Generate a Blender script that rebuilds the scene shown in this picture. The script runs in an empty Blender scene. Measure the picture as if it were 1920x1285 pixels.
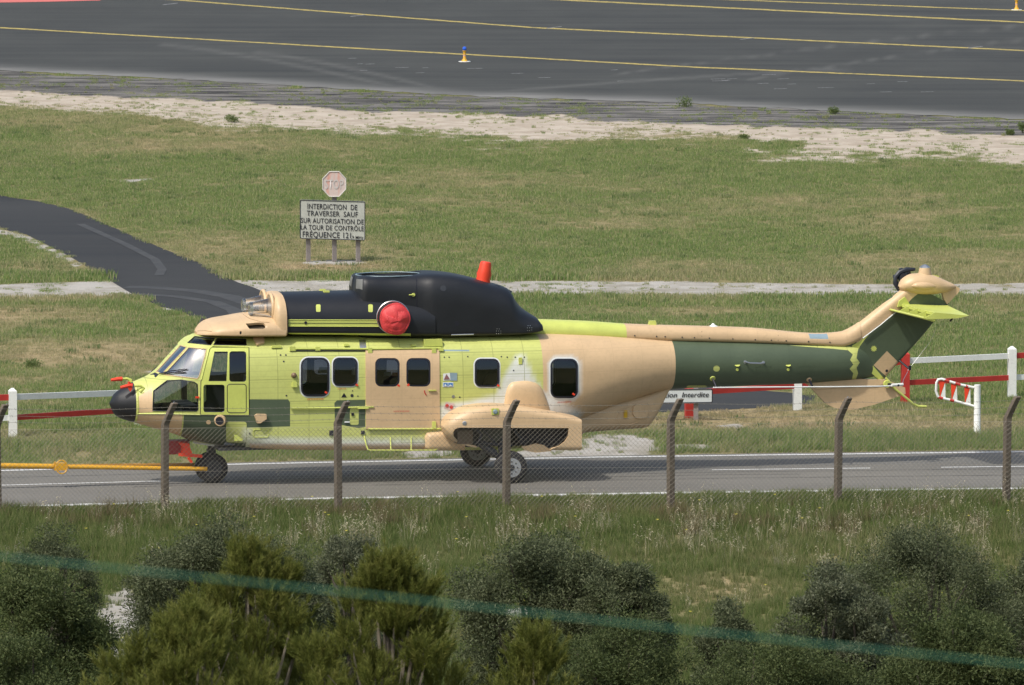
import bpy, math, random
import numpy as np
from mathutils import Vector, Matrix
from mathutils.bvhtree import BVHTree
from mathutils.geometry import delaunay_2d_cdt

random.seed(7)
rng = np.random.default_rng(11)
scene = bpy.context.scene
COL = scene.collection
PI = math.pi

# ------------------------------------------------------------------ camera
F, CX, CY = 14475.0, 960.0, 642.5            # focal length and centre, in photo pixels (1920 wide)
PITCH = math.radians(5.62)
CAMH = 17.36
cam_data = bpy.data.cameras.new('camera')
cam = bpy.data.objects.new('camera', cam_data)
COL.objects.link(cam)
cam.location = (0, 0, CAMH)
cam.rotation_euler = (PI/2 - PITCH, 0, 0)
cam_data.sensor_fit = 'HORIZONTAL'
cam_data.sensor_width = 36.0
cam_data.lens = F/1920*36.0
cam_data.clip_start = 0.5
cam_data.clip_end = 6000
cam_data.dof.use_dof = True
cam_data.dof.focus_distance = 151.0
cam_data.dof.aperture_fstop = 15.0
scene.camera = cam

# ------------------------------------------------------------------ sky and sun
SUN_DIR = Vector((-0.40, -0.43, 0.81)).normalized()     # towards the sun
world = bpy.data.worlds.new('World')
scene.world = world
world.use_nodes = True
wn = world.node_tree
bg = wn.nodes['Background']
sky = wn.nodes.new('ShaderNodeTexSky')
sky.sky_type = 'NISHITA'
sky.sun_disc = False
sky.sun_elevation = math.asin(SUN_DIR.z)
sky.sun_rotation = math.atan2(SUN_DIR.x, SUN_DIR.y)
sky.air_density = 1.3
sky.dust_density = 3.5
wn.links.new(sky.outputs[0], bg.inputs[0])
bg.inputs[1].default_value = 0.145
sun_data = bpy.data.lights.new('sun', 'SUN')
sun_data.energy = 3.1
sun_data.angle = math.radians(2.0)
sun_data.color = (1.0, 0.96, 0.89)
sun = bpy.data.objects.new('sun', sun_data)
COL.objects.link(sun)
sun.rotation_euler = SUN_DIR.to_track_quat('Z', 'Y').to_euler()
scene.view_settings.view_transform = 'Standard'
scene.view_settings.look = 'None'
scene.view_settings.exposure = 0.22
scene.view_settings.gamma = 1.0
scene.view_settings.use_curve_mapping = False

# ------------------------------------------------------------------ picture <-> world
CP, SP = math.cos(PITCH), math.sin(PITCH)
def ray(px, py):
    a = (px-CX)/F; b = -(py-CY)/F
    return Vector((a, CP + b*SP, -SP + b*CP))
def gnd(px, py, z=0.0):
    d = ray(px, py); t = (z-CAMH)/d.z
    return Vector((d.x*t, d.y*t, z))
def at_dist(px, py, dist):
    d = ray(px, py); t = dist/d.y
    return Vector((d.x*t, dist, CAMH + d.z*t))
def project(x, y, z):
    zz = np.asarray(z) - CAMH
    fw = np.asarray(y)*CP - zz*SP
    up = np.asarray(y)*SP + zz*CP
    return CX + F*np.asarray(x)/fw, CY - F*up/fw
def hill(y):                                   # the slope the photographer stands on
    d = np.clip((106.0-np.asarray(y, float))/106.0, 0, 1.6)
    return 15.6*d*d
# helicopter frame: U aft, W to its right (away from us), Z up
YAW = math.radians(13.0)
HO = gnd(917, 891)
AFT = Vector((math.cos(YAW), math.sin(YAW), 0)); LAT = Vector((-math.sin(YAW), math.cos(YAW), 0))
def to_local(p):
    q = Vector(p) - HO
    return Vector((q.dot(AFT), q.dot(LAT), q.z))
CAML = to_local((0, 0, CAMH))
def rayl(px, py):
    d = ray(px, py)
    return Vector((d.dot(AFT), d.dot(LAT), d.z))
def hp(px, py, W=0.0):
    d = rayl(px, py); t = (W-CAML.y)/d.y
    return CAML + d*t
HMAT = Matrix.Translation(HO) @ Matrix.Rotation(YAW, 4, 'Z')

# ------------------------------------------------------------------ noise in numpy
def _hash(ix, iy, seed):
    h = (ix*374761393 + iy*668265263 + seed*974634541) & 0x7fffffff
    h = ((h ^ (h >> 13))*1274126177) & 0x7fffffff
    return ((h ^ (h >> 16)) & 0xffff)/65535.0
def vnoise(x, y, seed=0):
    x = np.asarray(x, float); y = np.asarray(y, float)
    ix = np.floor(x).astype(np.int64); iy = np.floor(y).astype(np.int64)
    fx = x-ix; fy = y-iy; fx = fx*fx*(3-2*fx); fy = fy*fy*(3-2*fy)
    a = _hash(ix, iy, seed); b = _hash(ix+1, iy, seed); c = _hash(ix, iy+1, seed); d = _hash(ix+1, iy+1, seed)
    return (a*(1-fx)+b*fx)*(1-fy) + (c*(1-fx)+d*fx)*fy
def fbm(x, y, seed=0, o=4):
    s = 0; a = 0.5; n = 0
    for k in range(o):
        s = s + a*vnoise(np.asarray(x)*2**k, np.asarray(y)*2**k, seed+k*17); n += a; a *= 0.55
    return s/n

# ------------------------------------------------------------------ materials
def new_mat(name):
    m = bpy.data.materials.new(name); m.use_nodes = True
    return m, m.node_tree, m.node_tree.nodes['Principled BSDF']
def N(nt, kind, **kw):
    n = nt.nodes.new(kind)
    for k, v in kw.items(): setattr(n, k, v)
    return n
def mixc(nt, fac, a, b, mode='MIX'):
    n = nt.nodes.new('ShaderNodeMix'); n.data_type = 'RGBA'; n.blend_type = mode
    for sock, v in ((n.inputs[0], fac), (n.inputs[6], a), (n.inputs[7], b)):
        if hasattr(v, 'links'): nt.links.new(v, sock)
        elif isinstance(v, (int, float)): sock.default_value = v
        else: sock.default_value = (*v[:3], 1)
    return n.outputs[2]
def math_n(nt, op, a, b=None, clamp=False):
    n = nt.nodes.new('ShaderNodeMath'); n.operation = op; n.use_clamp = clamp
    for i, v in enumerate((a, b)):
        if v is None: continue
        if hasattr(v, 'links'): nt.links.new(v, n.inputs[i])
        else: n.inputs[i].default_value = v
    return n.outputs[0]
def noise_n(nt, scale, detail=4, rough=0.55, coord='Object', stretch=None, rot=None):
    if coord == 'World':
        src = N(nt, 'ShaderNodeNewGeometry').outputs['Position']
    else:
        src = N(nt, 'ShaderNodeTexCoord').outputs[coord]
    if stretch or rot:
        mp = N(nt, 'ShaderNodeMapping'); nt.links.new(src, mp.inputs[0])
        if stretch: mp.inputs['Scale'].default_value = stretch
        if rot: mp.inputs['Rotation'].default_value = rot
        src = mp.outputs[0]
    n = N(nt, 'ShaderNodeTexNoise'); n.inputs['Scale'].default_value = scale
    n.inputs['Detail'].default_value = detail; n.inputs['Roughness'].default_value = rough
    nt.links.new(src, n.inputs['Vector'])
    return n.outputs[0]
def ramp(nt, fac, stops):
    r = N(nt, 'ShaderNodeValToRGB'); nt.links.new(fac, r.inputs[0])
    el = r.color_ramp.elements
    while len(el) < len(stops): el.new(0.5)
    for e, (p, c) in zip(el, stops):
        e.position = p; e.color = (*c[:3], 1) if not isinstance(c, (int, float)) else (c, c, c, 1)
    return r.outputs[0]
def attr(nt, name):
    a = N(nt, 'ShaderNodeAttribute'); a.attribute_name = name
    return a.outputs['Fac']

def paint(name, col, rough=0.5, var=0.10, dirt=0.06, metallic=0.0, scale=3.0, bump=0.0, spec=0.5):
    """painted or worn surface: base colour with mottling and faint grime"""
    m, nt, b = new_mat(name)
    n1 = noise_n(nt, scale, 5, 0.6); n2 = noise_n(nt, scale*9, 3, 0.6)
    c = mixc(nt, ramp(nt, n1, [(0.3, 0.0), (0.75, 1.0)]), [max(0, x*(1-var)) for x in col], [min(1, x*(1+var)) for x in col])
    c = mixc(nt, math_n(nt, 'MULTIPLY', ramp(nt, n2, [(0.5, 0.0), (0.75, 1.0)]), dirt*3), c, [x*0.55 for x in col])
    nt.links.new(c, b.inputs['Base Color'])
    b.inputs['Roughness'].default_value = rough; b.inputs['Metallic'].default_value = metallic
    b.inputs['Specular IOR Level'].default_value = spec
    if bump:
        bp = N(nt, 'ShaderNodeBump'); bp.inputs['Strength'].default_value = bump; bp.inputs['Distance'].default_value = 0.02
        nt.links.new(n2, bp.inputs['Height']); nt.links.new(bp.outputs[0], b.inputs['Normal'])
    return m

LIME = (0.49, 0.52, 0.155); TAN = (0.56, 0.395, 0.225); GREEN = (0.072, 0.098, 0.056); BLACK = (0.0075, 0.0085, 0.011)
def skin_mat(name, col, rough, primer=False, lines=0.10):
    """aircraft paint: panel joints and rivet rows in the aircraft's own coordinates, optional overspray of white primer"""
    m, nt, b = new_mat(name)
    n1 = noise_n(nt, 1.6, 5, 0.6); n2 = noise_n(nt, 14, 3, 0.6)
    c = mixc(nt, ramp(nt, n1, [(0.3, 0.0), (0.72, 1.0)]), [x*0.92 for x in col], [min(1, x*1.06) for x in col])
    if primer:
        white = mixc(nt, n2, (0.58, 0.60, 0.57), (0.68, 0.70, 0.68))
        c = mixc(nt, attr(nt, 'primer'), c, white)
    tc = N(nt, 'ShaderNodeTexCoord'); sx = N(nt, 'ShaderNodeSeparateXYZ'); nt.links.new(tc.outputs['Object'], sx.inputs[0])
    def line(out, period, width, phase=0.0):
        v = math_n(nt, 'PINGPONG', math_n(nt, 'ADD', out, phase), period/2)
        return math_n(nt, 'LESS_THAN', v, width)
    l1 = line(sx.outputs[0], 0.61, 0.006, 0.13); l2 = line(sx.outputs[2], 0.43, 0.006, 0.07)
    l3 = line(sx.outputs[2], 0.107, 0.004)
    ll = math_n(nt, 'MAXIMUM', math_n(nt, 'MAXIMUM', l1, l2), math_n(nt, 'MULTIPLY', l3, 0.45))
    c = mixc(nt, math_n(nt, 'MULTIPLY', ll, lines*2.5), c, [x*0.45 for x in col])
    c = mixc(nt, math_n(nt, 'MULTIPLY', ramp(nt, n2, [(0.48, 0.0), (0.78, 1.0)]), 0.26), c, [x*0.6 for x in col])
    nt.links.new(c, b.inputs['Base Color'])
    rr = N(nt, 'ShaderNodeMapRange'); nt.links.new(n1, rr.inputs[0]); rr.inputs[3].default_value = rough-0.07; rr.inputs[4].default_value = rough+0.1
    nt.links.new(rr.outputs[0], b.inputs['Roughness'])
    bp = N(nt, 'ShaderNodeBump'); bp.inputs['Strength'].default_value = 0.20; bp.inputs['Distance'].default_value = 0.03
    nt.links.new(noise_n(nt, 3.2, 2, 0.5), bp.inputs['Height']); nt.links.new(bp.outputs[0], b.inputs['Normal'])
    return m
M = {}
M['lime'] = skin_mat('lime_primer', LIME, 0.45, True, 0.28)
M['tan'] = skin_mat('tan_paint', TAN, 0.48, True, 0.06)
M['green'] = skin_mat('dark_green_paint', GREEN, 0.5, False, 0.05)
M['black'] = skin_mat('black_composite', BLACK, 0.48, False, 0.02)
M['limep'] = paint('lime_fitting', (0.50, 0.545, 0.125), 0.45)
M['tanp'] = paint('tan_fitting', TAN, 0.45)
M['white'] = paint('white_paint', (0.70, 0.71, 0.68), 0.5, 0.06, 0.12)
M['whitep'] = paint('white_primer', (0.66, 0.68, 0.66), 0.55, 0.05, 0.03)
M['red'] = paint('red_paint', (0.42, 0.03, 0.022), 0.55, 0.15, 0.10)
M['redfab'] = paint('red_fabric', (0.55, 0.040, 0.042), 0.58, 0.15, 0.06, scale=6, bump=.3)
M['orange'] = paint('orange_red_cover', (0.72, 0.05, 0.015), 0.5, 0.1, 0.03)
M['seal'] = paint('window_seal_rubber', (0.012, 0.012, 0.02), 0.4)
M['dark'] = paint('dark_interior', (0.035, 0.036, 0.038), 0.8)
M['metal'] = paint('bare_metal', (0.45, 0.46, 0.47), 0.35, 0.1, 0.08, 0.9)
M['darkmetal'] = paint('dark_metal', (0.035, 0.038, 0.045), 0.5, 0.2, 0.1, 0.2, 20)
M['rubber'] = paint('tyre_rubber', (0.016, 0.016, 0.018), 0.75, 0.2, 0.1)
M['rim'] = paint('wheel_rim', (0.27, 0.285, 0.29), 0.45, 0.15, 0.3)
M['yellow'] = paint('yellow_paint', (0.60, 0.31, 0.012), 0.5, 0.15, 0.2, scale=8)
M['bluegrey'] = paint('grey_blue_panel', (0.22, 0.30, 0.34), 0.5)
M['ink'] = paint('black_lettering', (0.015, 0.016, 0.022), 0.6)
M['redink'] = paint('red_lettering', (0.50, 0.04, 0.03), 0.6)
M['blue'] = paint('blue_decal', (0.03, 0.16, 0.42), 0.5)
def glass_mat(name, tint=(0.9, 0.93, 0.95), dark=0.35, rough=0.03, refl=0.02):
    m, nt, b = new_mat(name)
    nt.nodes.remove(b)
    out = nt.nodes['Material Output']
    tr = N(nt, 'ShaderNodeBsdfTransparent'); tr.inputs[0].default_value = (*[t*(1-dark) for t in tint], 1)
    gl = N(nt, 'ShaderNodeBsdfGlossy'); gl.inputs['Roughness'].default_value = rough; gl.inputs['Color'].default_value = (0.9, 0.95, 1, 1)
    fr = N(nt, 'ShaderNodeFresnel'); fr.inputs[0].default_value = 1.45
    mx = N(nt, 'ShaderNodeMixShader')
    nt.links.new(math_n(nt, 'ADD', fr.outputs[0], refl), mx.inputs[0]); nt.links.new(tr.outputs[0], mx.inputs[1]); nt.links.new(gl.outputs[0], mx.inputs[2])
    nt.links.new(mx.outputs[0], out.inputs[0])
    return m
M['glass'] = glass_mat('cabin_glass', dark=0.22, refl=0.03)
M['wind'] = glass_mat('windscreen_glass', (0.92, 0.95, 0.97), dark=0.06, rough=0.08, refl=0.28)
M['clear'] = glass_mat('clear_plastic', (0.96, 0.96, 0.95), dark=0.02, rough=0.25, refl=0.06)

# ------------------------------------------------------------------ mesh helpers
def link(o, parent=None):
    COL.objects.link(o)
    if parent is not None: o.parent = parent
    return o
def mesh_obj(name, verts, faces, mats, parent=None, idx=None, smooth=False, attrs=None):
    me = bpy.data.meshes.new(name)
    me.from_pydata([tuple(v) for v in verts], [], [tuple(f) for f in faces])
    if not isinstance(mats, (list, tuple)): mats = [mats]
    for m in mats: me.materials.append(M[m] if isinstance(m, str) else m)
    if idx is not None: me.polygons.foreach_set('material_index', np.asarray(idx, dtype=np.int32))
    if smooth is True: me.polygons.foreach_set('use_smooth', np.ones(len(faces), dtype=bool))
    if attrs:
        for k, v in attrs.items():
            a = me.attributes.new(k, 'FLOAT', 'POINT'); a.data.foreach_set('value', np.asarray(v, dtype=np.float32))
    me.update()
    return link(bpy.data.objects.new(name, me), parent)
def np_mesh(name, V, Fc, mats, parent=None, smooth=False, attrs=None, idx=None):
    """fast mesh from numpy: V (n,3), Fc (m,k)"""
    me = bpy.data.meshes.new(name)
    V = np.asarray(V, np.float32); Fc = np.asarray(Fc, np.int32); m, k = Fc.shape
    me.vertices.add(len(V)); me.vertices.foreach_set('co', V.ravel())
    me.loops.add(m*k); me.loops.foreach_set('vertex_index', Fc.ravel())
    me.polygons.add(m); me.polygons.foreach_set('loop_start', np.arange(0, m*k, k, dtype=np.int32))
    if not isinstance(mats, (list, tuple)): mats = [mats]
    for q in mats: me.materials.append(M[q] if isinstance(q, str) else q)
    if idx is not None: me.polygons.foreach_set('material_index', np.asarray(idx, np.int32))
    if smooth: me.polygons.foreach_set('use_smooth', np.ones(m, dtype=bool))
    if attrs:
        for kk, v in attrs.items():
            a = me.attributes.new(kk, 'FLOAT', 'POINT'); a.data.foreach_set('value', np.asarray(v, np.float32))
    me.update(calc_edges=True); me.validate()
    return link(bpy.data.objects.new(name, me), parent)
class MB:
    def __init__(s): s.v = []; s.f = []; s.i = []
    def add(s, verts, faces, mi=0):
        o = len(s.v); s.v += [Vector(v) for v in verts]; s.f += [tuple(o+k for k in f) for f in faces]; s.i += [mi]*len(faces)
        return s
    def box(s, c, size, rot=None, mi=0, taper=1.0):
        c = Vector(c); hx, hy, hz = [q/2 for q in size]
        vs = []
        for z in (-1, 1):
            k = taper if z > 0 else 1.0
            for x, y in ((-1, -1), (1, -1), (1, 1), (-1, 1)): vs.append(Vector((x*hx*k, y*hy*k, z*hz)))
        if rot is not None: vs = [rot @ v for v in vs]
        return s.add([c+v for v in vs], [(3, 2, 1, 0), (4, 5, 6, 7), (0, 1, 5, 4), (1, 2, 6, 5), (2, 3, 7, 6), (3, 0, 4, 7)], mi)
    def tube(s, pts, r, n=8, mi=0, caps=True):
        pts = [Vector(p) for p in pts]; rs = r if isinstance(r, (list, tuple)) else [r]*len(pts)
        vs = []; fs = []; up = None
        for k, p in enumerate(pts):
            d = (pts[min(k+1, len(pts)-1)] - pts[max(k-1, 0)]).normalized()
            if up is None: up = Vector((0, 0, 1)) if abs(d.z) < 0.9 else Vector((1, 0, 0))
            a = d.cross(up).normalized(); up = a.cross(d).normalized()
            for q in range(n):
                an = 2*PI*q/n; vs.append(p + (a*math.cos(an)+up*math.sin(an))*rs[k])
        for k in range(len(pts)-1):
            for q in range(n):
                q2 = (q+1) % n; fs.append((k*n+q, (k+1)*n+q, (k+1)*n+q2, k*n+q2))
        if caps: fs.append(tuple(range(n))); fs.append(tuple((len(pts)-1)*n+q for q in reversed(range(n))))
        return s.add(vs, fs, mi)
    def lathe(s, c, axis, prof, n=24, mi=0):
        """prof: list of (distance along axis, radius)"""
        c = Vector(c); ax = Vector(axis).normalized()
        a = ax.orthogonal().normalized(); b = ax.cross(a)
        vs = []; fs = []
        for h, r in prof:
            for q in range(n):
                an = 2*PI*q/n; vs.append(c + ax*h + (a*math.cos(an)+b*math.sin(an))*max(r, 1e-4))
        for k in range(len(prof)-1):
            for q in range(n):
                q2 = (q+1) % n; fs.append((k*n+q, k*n+q2, (k+1)*n+q2, (k+1)*n+q))
        fs.append(tuple(reversed(range(n)))); fs.append(tuple((len(prof)-1)*n+q for q in range(n)))
        return s.add(vs, fs, mi)
    def prism(s, poly3, off, mi=0):
        """solid from a 3D polygon and an offset vector"""
        n = len(poly3); off = Vector(off); a = [Vector(p) for p in poly3]; b = [p+off for p in a]
        return s.add(a+b, [tuple(reversed(range(n))), tuple(range(n, 2*n))] + [(k, (k+1) % n, n+(k+1) % n, n+k) for k in range(n)], mi)
    def build(s, name, mats, parent=None, smooth=False):
        o = mesh_obj(name, s.v, s.f, mats, parent, s.i)
        me = o.data
        if smooth:
            me.polygons.foreach_set('use_smooth', np.ones(len(me.polygons), dtype=bool))
            me.set_sharp_from_angle(angle=math.radians(42))
        return o
def tag(o, label=None, cat=None, group=None, kind=None):
    if label: o['label'] = label
    if cat: o['category'] = cat
    if group: o['group'] = group
    if kind: o['kind'] = kind
    return o
def empty(name, loc=(0, 0, 0), rz=0.0):
    o = bpy.data.objects.new(name, None); COL.objects.link(o)
    o.location = loc; o.rotation_euler = (0, 0, rz); o.empty_display_size = 0.2
    return o
def text_mesh(name, s, mat, parent, origin, right, up, height, width=None, shear=0.0, extrude=0.0, align='LEFT', sep=1.0, bold=0.009):
    cu = bpy.data.curves.new('t', 'FONT'); cu.body = s; cu.size = 1.0; cu.shear = shear; cu.align_x = 'LEFT'; cu.resolution_u = 3
    cu.space_character = sep; cu.offset = bold
    ob = bpy.data.objects.new('t', cu)
    me = bpy.data.meshes.new_from_object(ob)
    co = np.zeros(len(me.vertices)*3, np.float32); me.vertices.foreach_get('co', co); co = co.reshape(-1, 3)
    bpy.data.objects.remove(ob); bpy.data.curves.remove(cu)
    x0, x1 = co[:, 0].min(), co[:, 0].max(); cap = 0.69
    sy = height/cap; sx = (width/(x1-x0)) if width else sy
    xs = (co[:, 0]-x0)*sx
    if align == 'CENTER': xs = xs - (x1-x0)*sx/2
    ys = co[:, 1]*sy
    R, Up, O = [np.array(Vector(q)) for q in (right, up, origin)]
    P = O + xs[:, None]*R + ys[:, None]*Up
    me.vertices.foreach_set('co', P.astype(np.float32).ravel()); me.materials.clear(); me.materials.append(M[mat]); me.name = name; me.update()
    return link(bpy.data.objects.new(name, me), parent)

# ------------------------------------------------------------------ the ground
def pl(xs, ys):
    xs = np.array(xs, float); ys = np.array(ys, float)
    return lambda x: np.interp(x, xs, ys)
taxi_edge = pl([-600, 0, 400, 700, 900, 1200, 1500, 1920, 2600], [100, 132, 152, 170, 181, 190, 205, 224, 262])
soot_edge = pl([-600, 0, 400, 700, 1000, 1300, 1920, 2600], [140, 168, 192, 207, 216, 231, 251, 280])
sand_edge = pl([-600, 0, 200, 400, 700, 860, 1000, 1200, 1350, 1420, 1550, 1700, 1920, 2600], [180, 204, 216, 236, 256, 276, 282, 262, 268, 296, 304, 302, 318, 340])
near_line = pl([-600, 0, 640, 1280, 1920, 2600], [966, 950, 934, 924, 915.5, 906])
far_line = pl([-600, 0, 460, 1100, 1920, 2600], [899, 882.5, 870, 857.5, 847, 838])
mid_line = pl([-600, 0, 300, 1000, 1340, 1920, 2600], [926, 910, 902, 887, 881, 874.5, 866])
track_up = [(-700, 330), (-200, 350), (0, 367), (70, 378), (130, 391), (200, 421), (290, 460), (380, 495), (420, 519), (500, 549), (580, 585), (720, 628), (900, 668), (1150, 705), (1400, 728), (1530, 742)]
track_lo = [(1525, 757), (1440, 765), (1300, 772), (1100, 779), (900, 785), (700, 770), (540, 715), (440, 640), (378, 604), (345, 585), (300, 575), (250, 552), (200, 523), (130, 481), (50, 441), (0, 428), (-200, 412), (-700, 395)]
TRACK = track_up + track_lo
def inpoly(px, py, poly):
    px = np.asarray(px, float); py = np.asarray(py, float); r = np.zeros(px.shape, bool)
    n = len(poly); j = n-1
    for i in range(n):
        xi, yi = poly[i]; xj, yj = poly[j]
        if yi != yj:
            c = ((yi > py) != (yj > py)) & (px < (xj-xi)*(py-yi)/(yj-yi)+xi); r ^= c
        j = i
    return r
def blob(px, py, cx, cy, rx, ry):
    return np.clip(1.6-1.6*np.sqrt(((px-cx)/rx)**2+((py-cy)/ry)**2), 0, 1)
def sstep(a, b, x):
    t = np.clip((x-a)/(b-a), 0, 1); return t*t*(3-2*t)
PATH_T = pl([-600, 0, 200, 470, 900, 1300, 1600, 1920, 2600], [536, 533, 527, 526, 526, 528, 533, 531, 531])
PATH_B = pl([-600, 0, 250, 470, 900, 1300, 1600, 1920, 2600], [562, 559, 554, 556, 553, 555, 556, 555, 555])
def masks(px, py):
    """bare sand, sooty gravel and pale gravel path at ground points given in photo coordinates"""
    w = 22*(fbm(px/75, py/12, 3, 5)-0.5)
    yy = py + w
    sand = sstep(-10, 6, yy-soot_edge(px)) * (1-sstep(-42, 26, yy-sand_edge(px) + 44*(fbm(px/130, py/16, 9, 5)-0.5)))
    soot = sstep(-4, 4, yy-taxi_edge(px)) * (1-sstep(-6, 8, yy-soot_edge(px)))
    fringe = blob(px, py, 1080, 208, 330, 14) + blob(px, py, 1400, 270, 170, 9) + blob(px, py, 1440, 276, 70, 8)
    sand = sand*(1-np.clip(fringe*1.2*(fbm(px/40, py/8, 21) > 0.42), 0, 1))
    grav = sstep(-2, 3, py + 5*(fbm(px/30, py/6, 5)-0.5)-PATH_T(px)) * (1-sstep(-3, 3, py + 6*(fbm(px/30, py/6, 6)-0.5)-PATH_B(px)))
    pad = np.maximum.reduce([blob(px, py, 1150, 838, 130, 34), blob(px, py, 1030, 852, 110, 14), blob(px, py, 800, 851, 75, 10), blob(px, py, 1290, 838, 80, 7), blob(px, py, 1370, 799, 42, 5),
        blob(px, py, 620, 493, 90, 6), blob(px, py, 330, 579, 50, 6), blob(px, py, 255, 339, 90, 8)*0.6, blob(px, py, 292, 697, 26, 4), blob(px, py, 228, 1160, 60, 80), blob(px, py, 190, 1225, 130, 26), blob(px, py, 1000, 1150, 90, 14)])
    kerb = np.exp(-((py-np.interp(px, [0, 50, 130, 200], [428, 441, 481, 523])-7)/7)**2)*(px < 150)*0.9
    grav = np.maximum.reduce([grav, sstep(0.2, 0.85, pad + 1.1*(fbm(px/30, py/6, 8, 5)-0.5)), kerb])
    return sand, soot, grav
def dryness(px, py):
    big = fbm(px/420, py/46, 31, 4)
    d = sstep(0.46, 0.74, big)*0.55
    for cx, cy, rx, ry, a in ((150, 665, 330, 40, .9), (60, 590, 230, 22, .8), (620, 500, 200, 20, 1), (1420, 785, 480, 42, .95), (1750, 800, 300, 30, .8), (400, 235+40, 500, 30, .55), (1150, 420, 260, 22, .5), (1500, 380, 420, 26, .5),
                              (80, 560, 260, 12, .7), (1300, 585, 300, 12, .5), (1350, 1110, 200, 46, .8), (250, 700, 160, 14, .6), (110, 500, 160, 22, .5), (900, 340, 600, 26, .4), (640, 400, 300, 14, .5)):
        d = np.maximum(d, 1.1*a*blob(px, py, cx, cy, rx, ry)*(0.45+0.9*fbm(px/70, py/10, 41)))
    return np.clip(d*.9 + .5*(fbm(px/55, py/8, 141, 3)-.52), 0, 1)
xs = np.concatenate([[-2500, -900, -300, -120, -70, -48], np.linspace(-34, 34, 230), [48, 70, 120, 300, 900, 2500]])
rows = np.arange(1420, -60, -3.0)
ys = np.array([gnd(960, r).y for r in rows]); ys = ys[ys > 100]
ys = np.concatenate([[-400, -120, -40], np.linspace(-20, 98, 40), ys, [ys[-1]+40, ys[-1]+120, 900, 2000, 5000]])
GX, GY = np.meshgrid(xs, ys)
GZ = hill(GY) + np.where(GY < 104, 0.25*(fbm(GX/6, GY/6, 77)-0.5), 0)
gpx, gpy = project(GX, np.maximum(GY, 60), np.zeros_like(GX))
sa, so, gr = masks(gpx, gpy); dr = dryness(gpx, gpy)
ny, nx = GX.shape
ii = np.arange(ny*nx).reshape(ny, nx)
quads = np.stack([ii[:-1, :-1], ii[:-1, 1:], ii[1:, 1:], ii[1:, :-1]], -1).reshape(-1, 4)
gm, nt, b = new_mat('meadow_soil')
nA = noise_n(nt, 0.9, 6, 0.65, 'World'); nB = noise_n(nt, 9.0, 5, 0.7, 'World'); nC = noise_n(nt, 40.0, 3, 0.7, 'World')
soil = mixc(nt, nB, (0.10, 0.115, 0.040), (0.19, 0.17, 0.08))
soil = mixc(nt, attr(nt, 'dry'), soil, (0.30, 0.235, 0.13))
def ragged(name, k=0.9):
    v = math_n(nt, 'ADD', math_n(nt, 'ADD', attr(nt, name), math_n(nt, 'MULTIPLY', math_n(nt, 'SUBTRACT', nB, 0.5), k)), math_n(nt, 'MULTIPLY', math_n(nt, 'SUBTRACT', nA, 0.5), k*1.1))
    mr = N(nt, 'ShaderNodeMapRange'); mr.interpolation_type = 'SMOOTHSTEP'; nt.links.new(v, mr.inputs[0]); mr.inputs[1].default_value = 0.35; mr.inputs[2].default_value = 0.62
    return mr.outputs[0]
sandc = mixc(nt, ramp(nt, nA, [(0.35, 0.0), (0.65, 1.0)]), (0.33, 0.275, 0.215), (0.48, 0.42, 0.345))
sandc = mixc(nt, math_n(nt, 'MULTIPLY', ramp(nt, nC, [(0.5, 0.0), (0.72, 1.0)]), 0.45), sandc, (0.13, 0.12, 0.075))
gravc = mixc(nt, nC, (0.25, 0.235, 0.205), (0.50, 0.475, 0.435))
gravc = mixc(nt, ramp(nt, nA, [(0.40, 0.0), (0.62, 0.55)]), gravc, (0.17, 0.15, 0.10))
streak = noise_n(nt, 1.0, 6, 0.75, 'World', (0.28, 1.5, 1), (0, 0, 0.63))
sootc = mixc(nt, ramp(nt, streak, [(0.40, 0.0), (0.66, 1.0)]), (0.020, 0.020, 0.022), (0.30, 0.285, 0.26))
sootc = mixc(nt, math_n(nt, 'MULTIPLY', nC, 0.5), sootc, (0.06, 0.058, 0.052))
c = mixc(nt, ragged('sand', 1.0), soil, sandc)
c = mixc(nt, ragged('soot', 0.8), c, sootc)
c = mixc(nt, ragged('gravel', 0.7), c, gravc)
nt.links.new(c, b.inputs['Base Color']); b.inputs['Roughness'].default_value = 0.95; b.inputs['Specular IOR Level'].default_value = 0.1
bp = N(nt, 'ShaderNodeBump'); bp.inputs['Strength'].default_value = 0.8; bp.inputs['Distance'].default_value = 0.05
nt.links.new(nB, bp.inputs['Height']); nt.links.new(bp.outputs[0], b.inputs['Normal'])
ground = np_mesh('ground', np.stack([GX, GY, GZ], -1).reshape(-1, 3), quads, gm, None, True,
                 {'sand': sa.ravel(), 'soot': so.ravel(), 'gravel': gr.ravel(), 'dry': dr.ravel()})
tag(ground, kind='structure')

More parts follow.
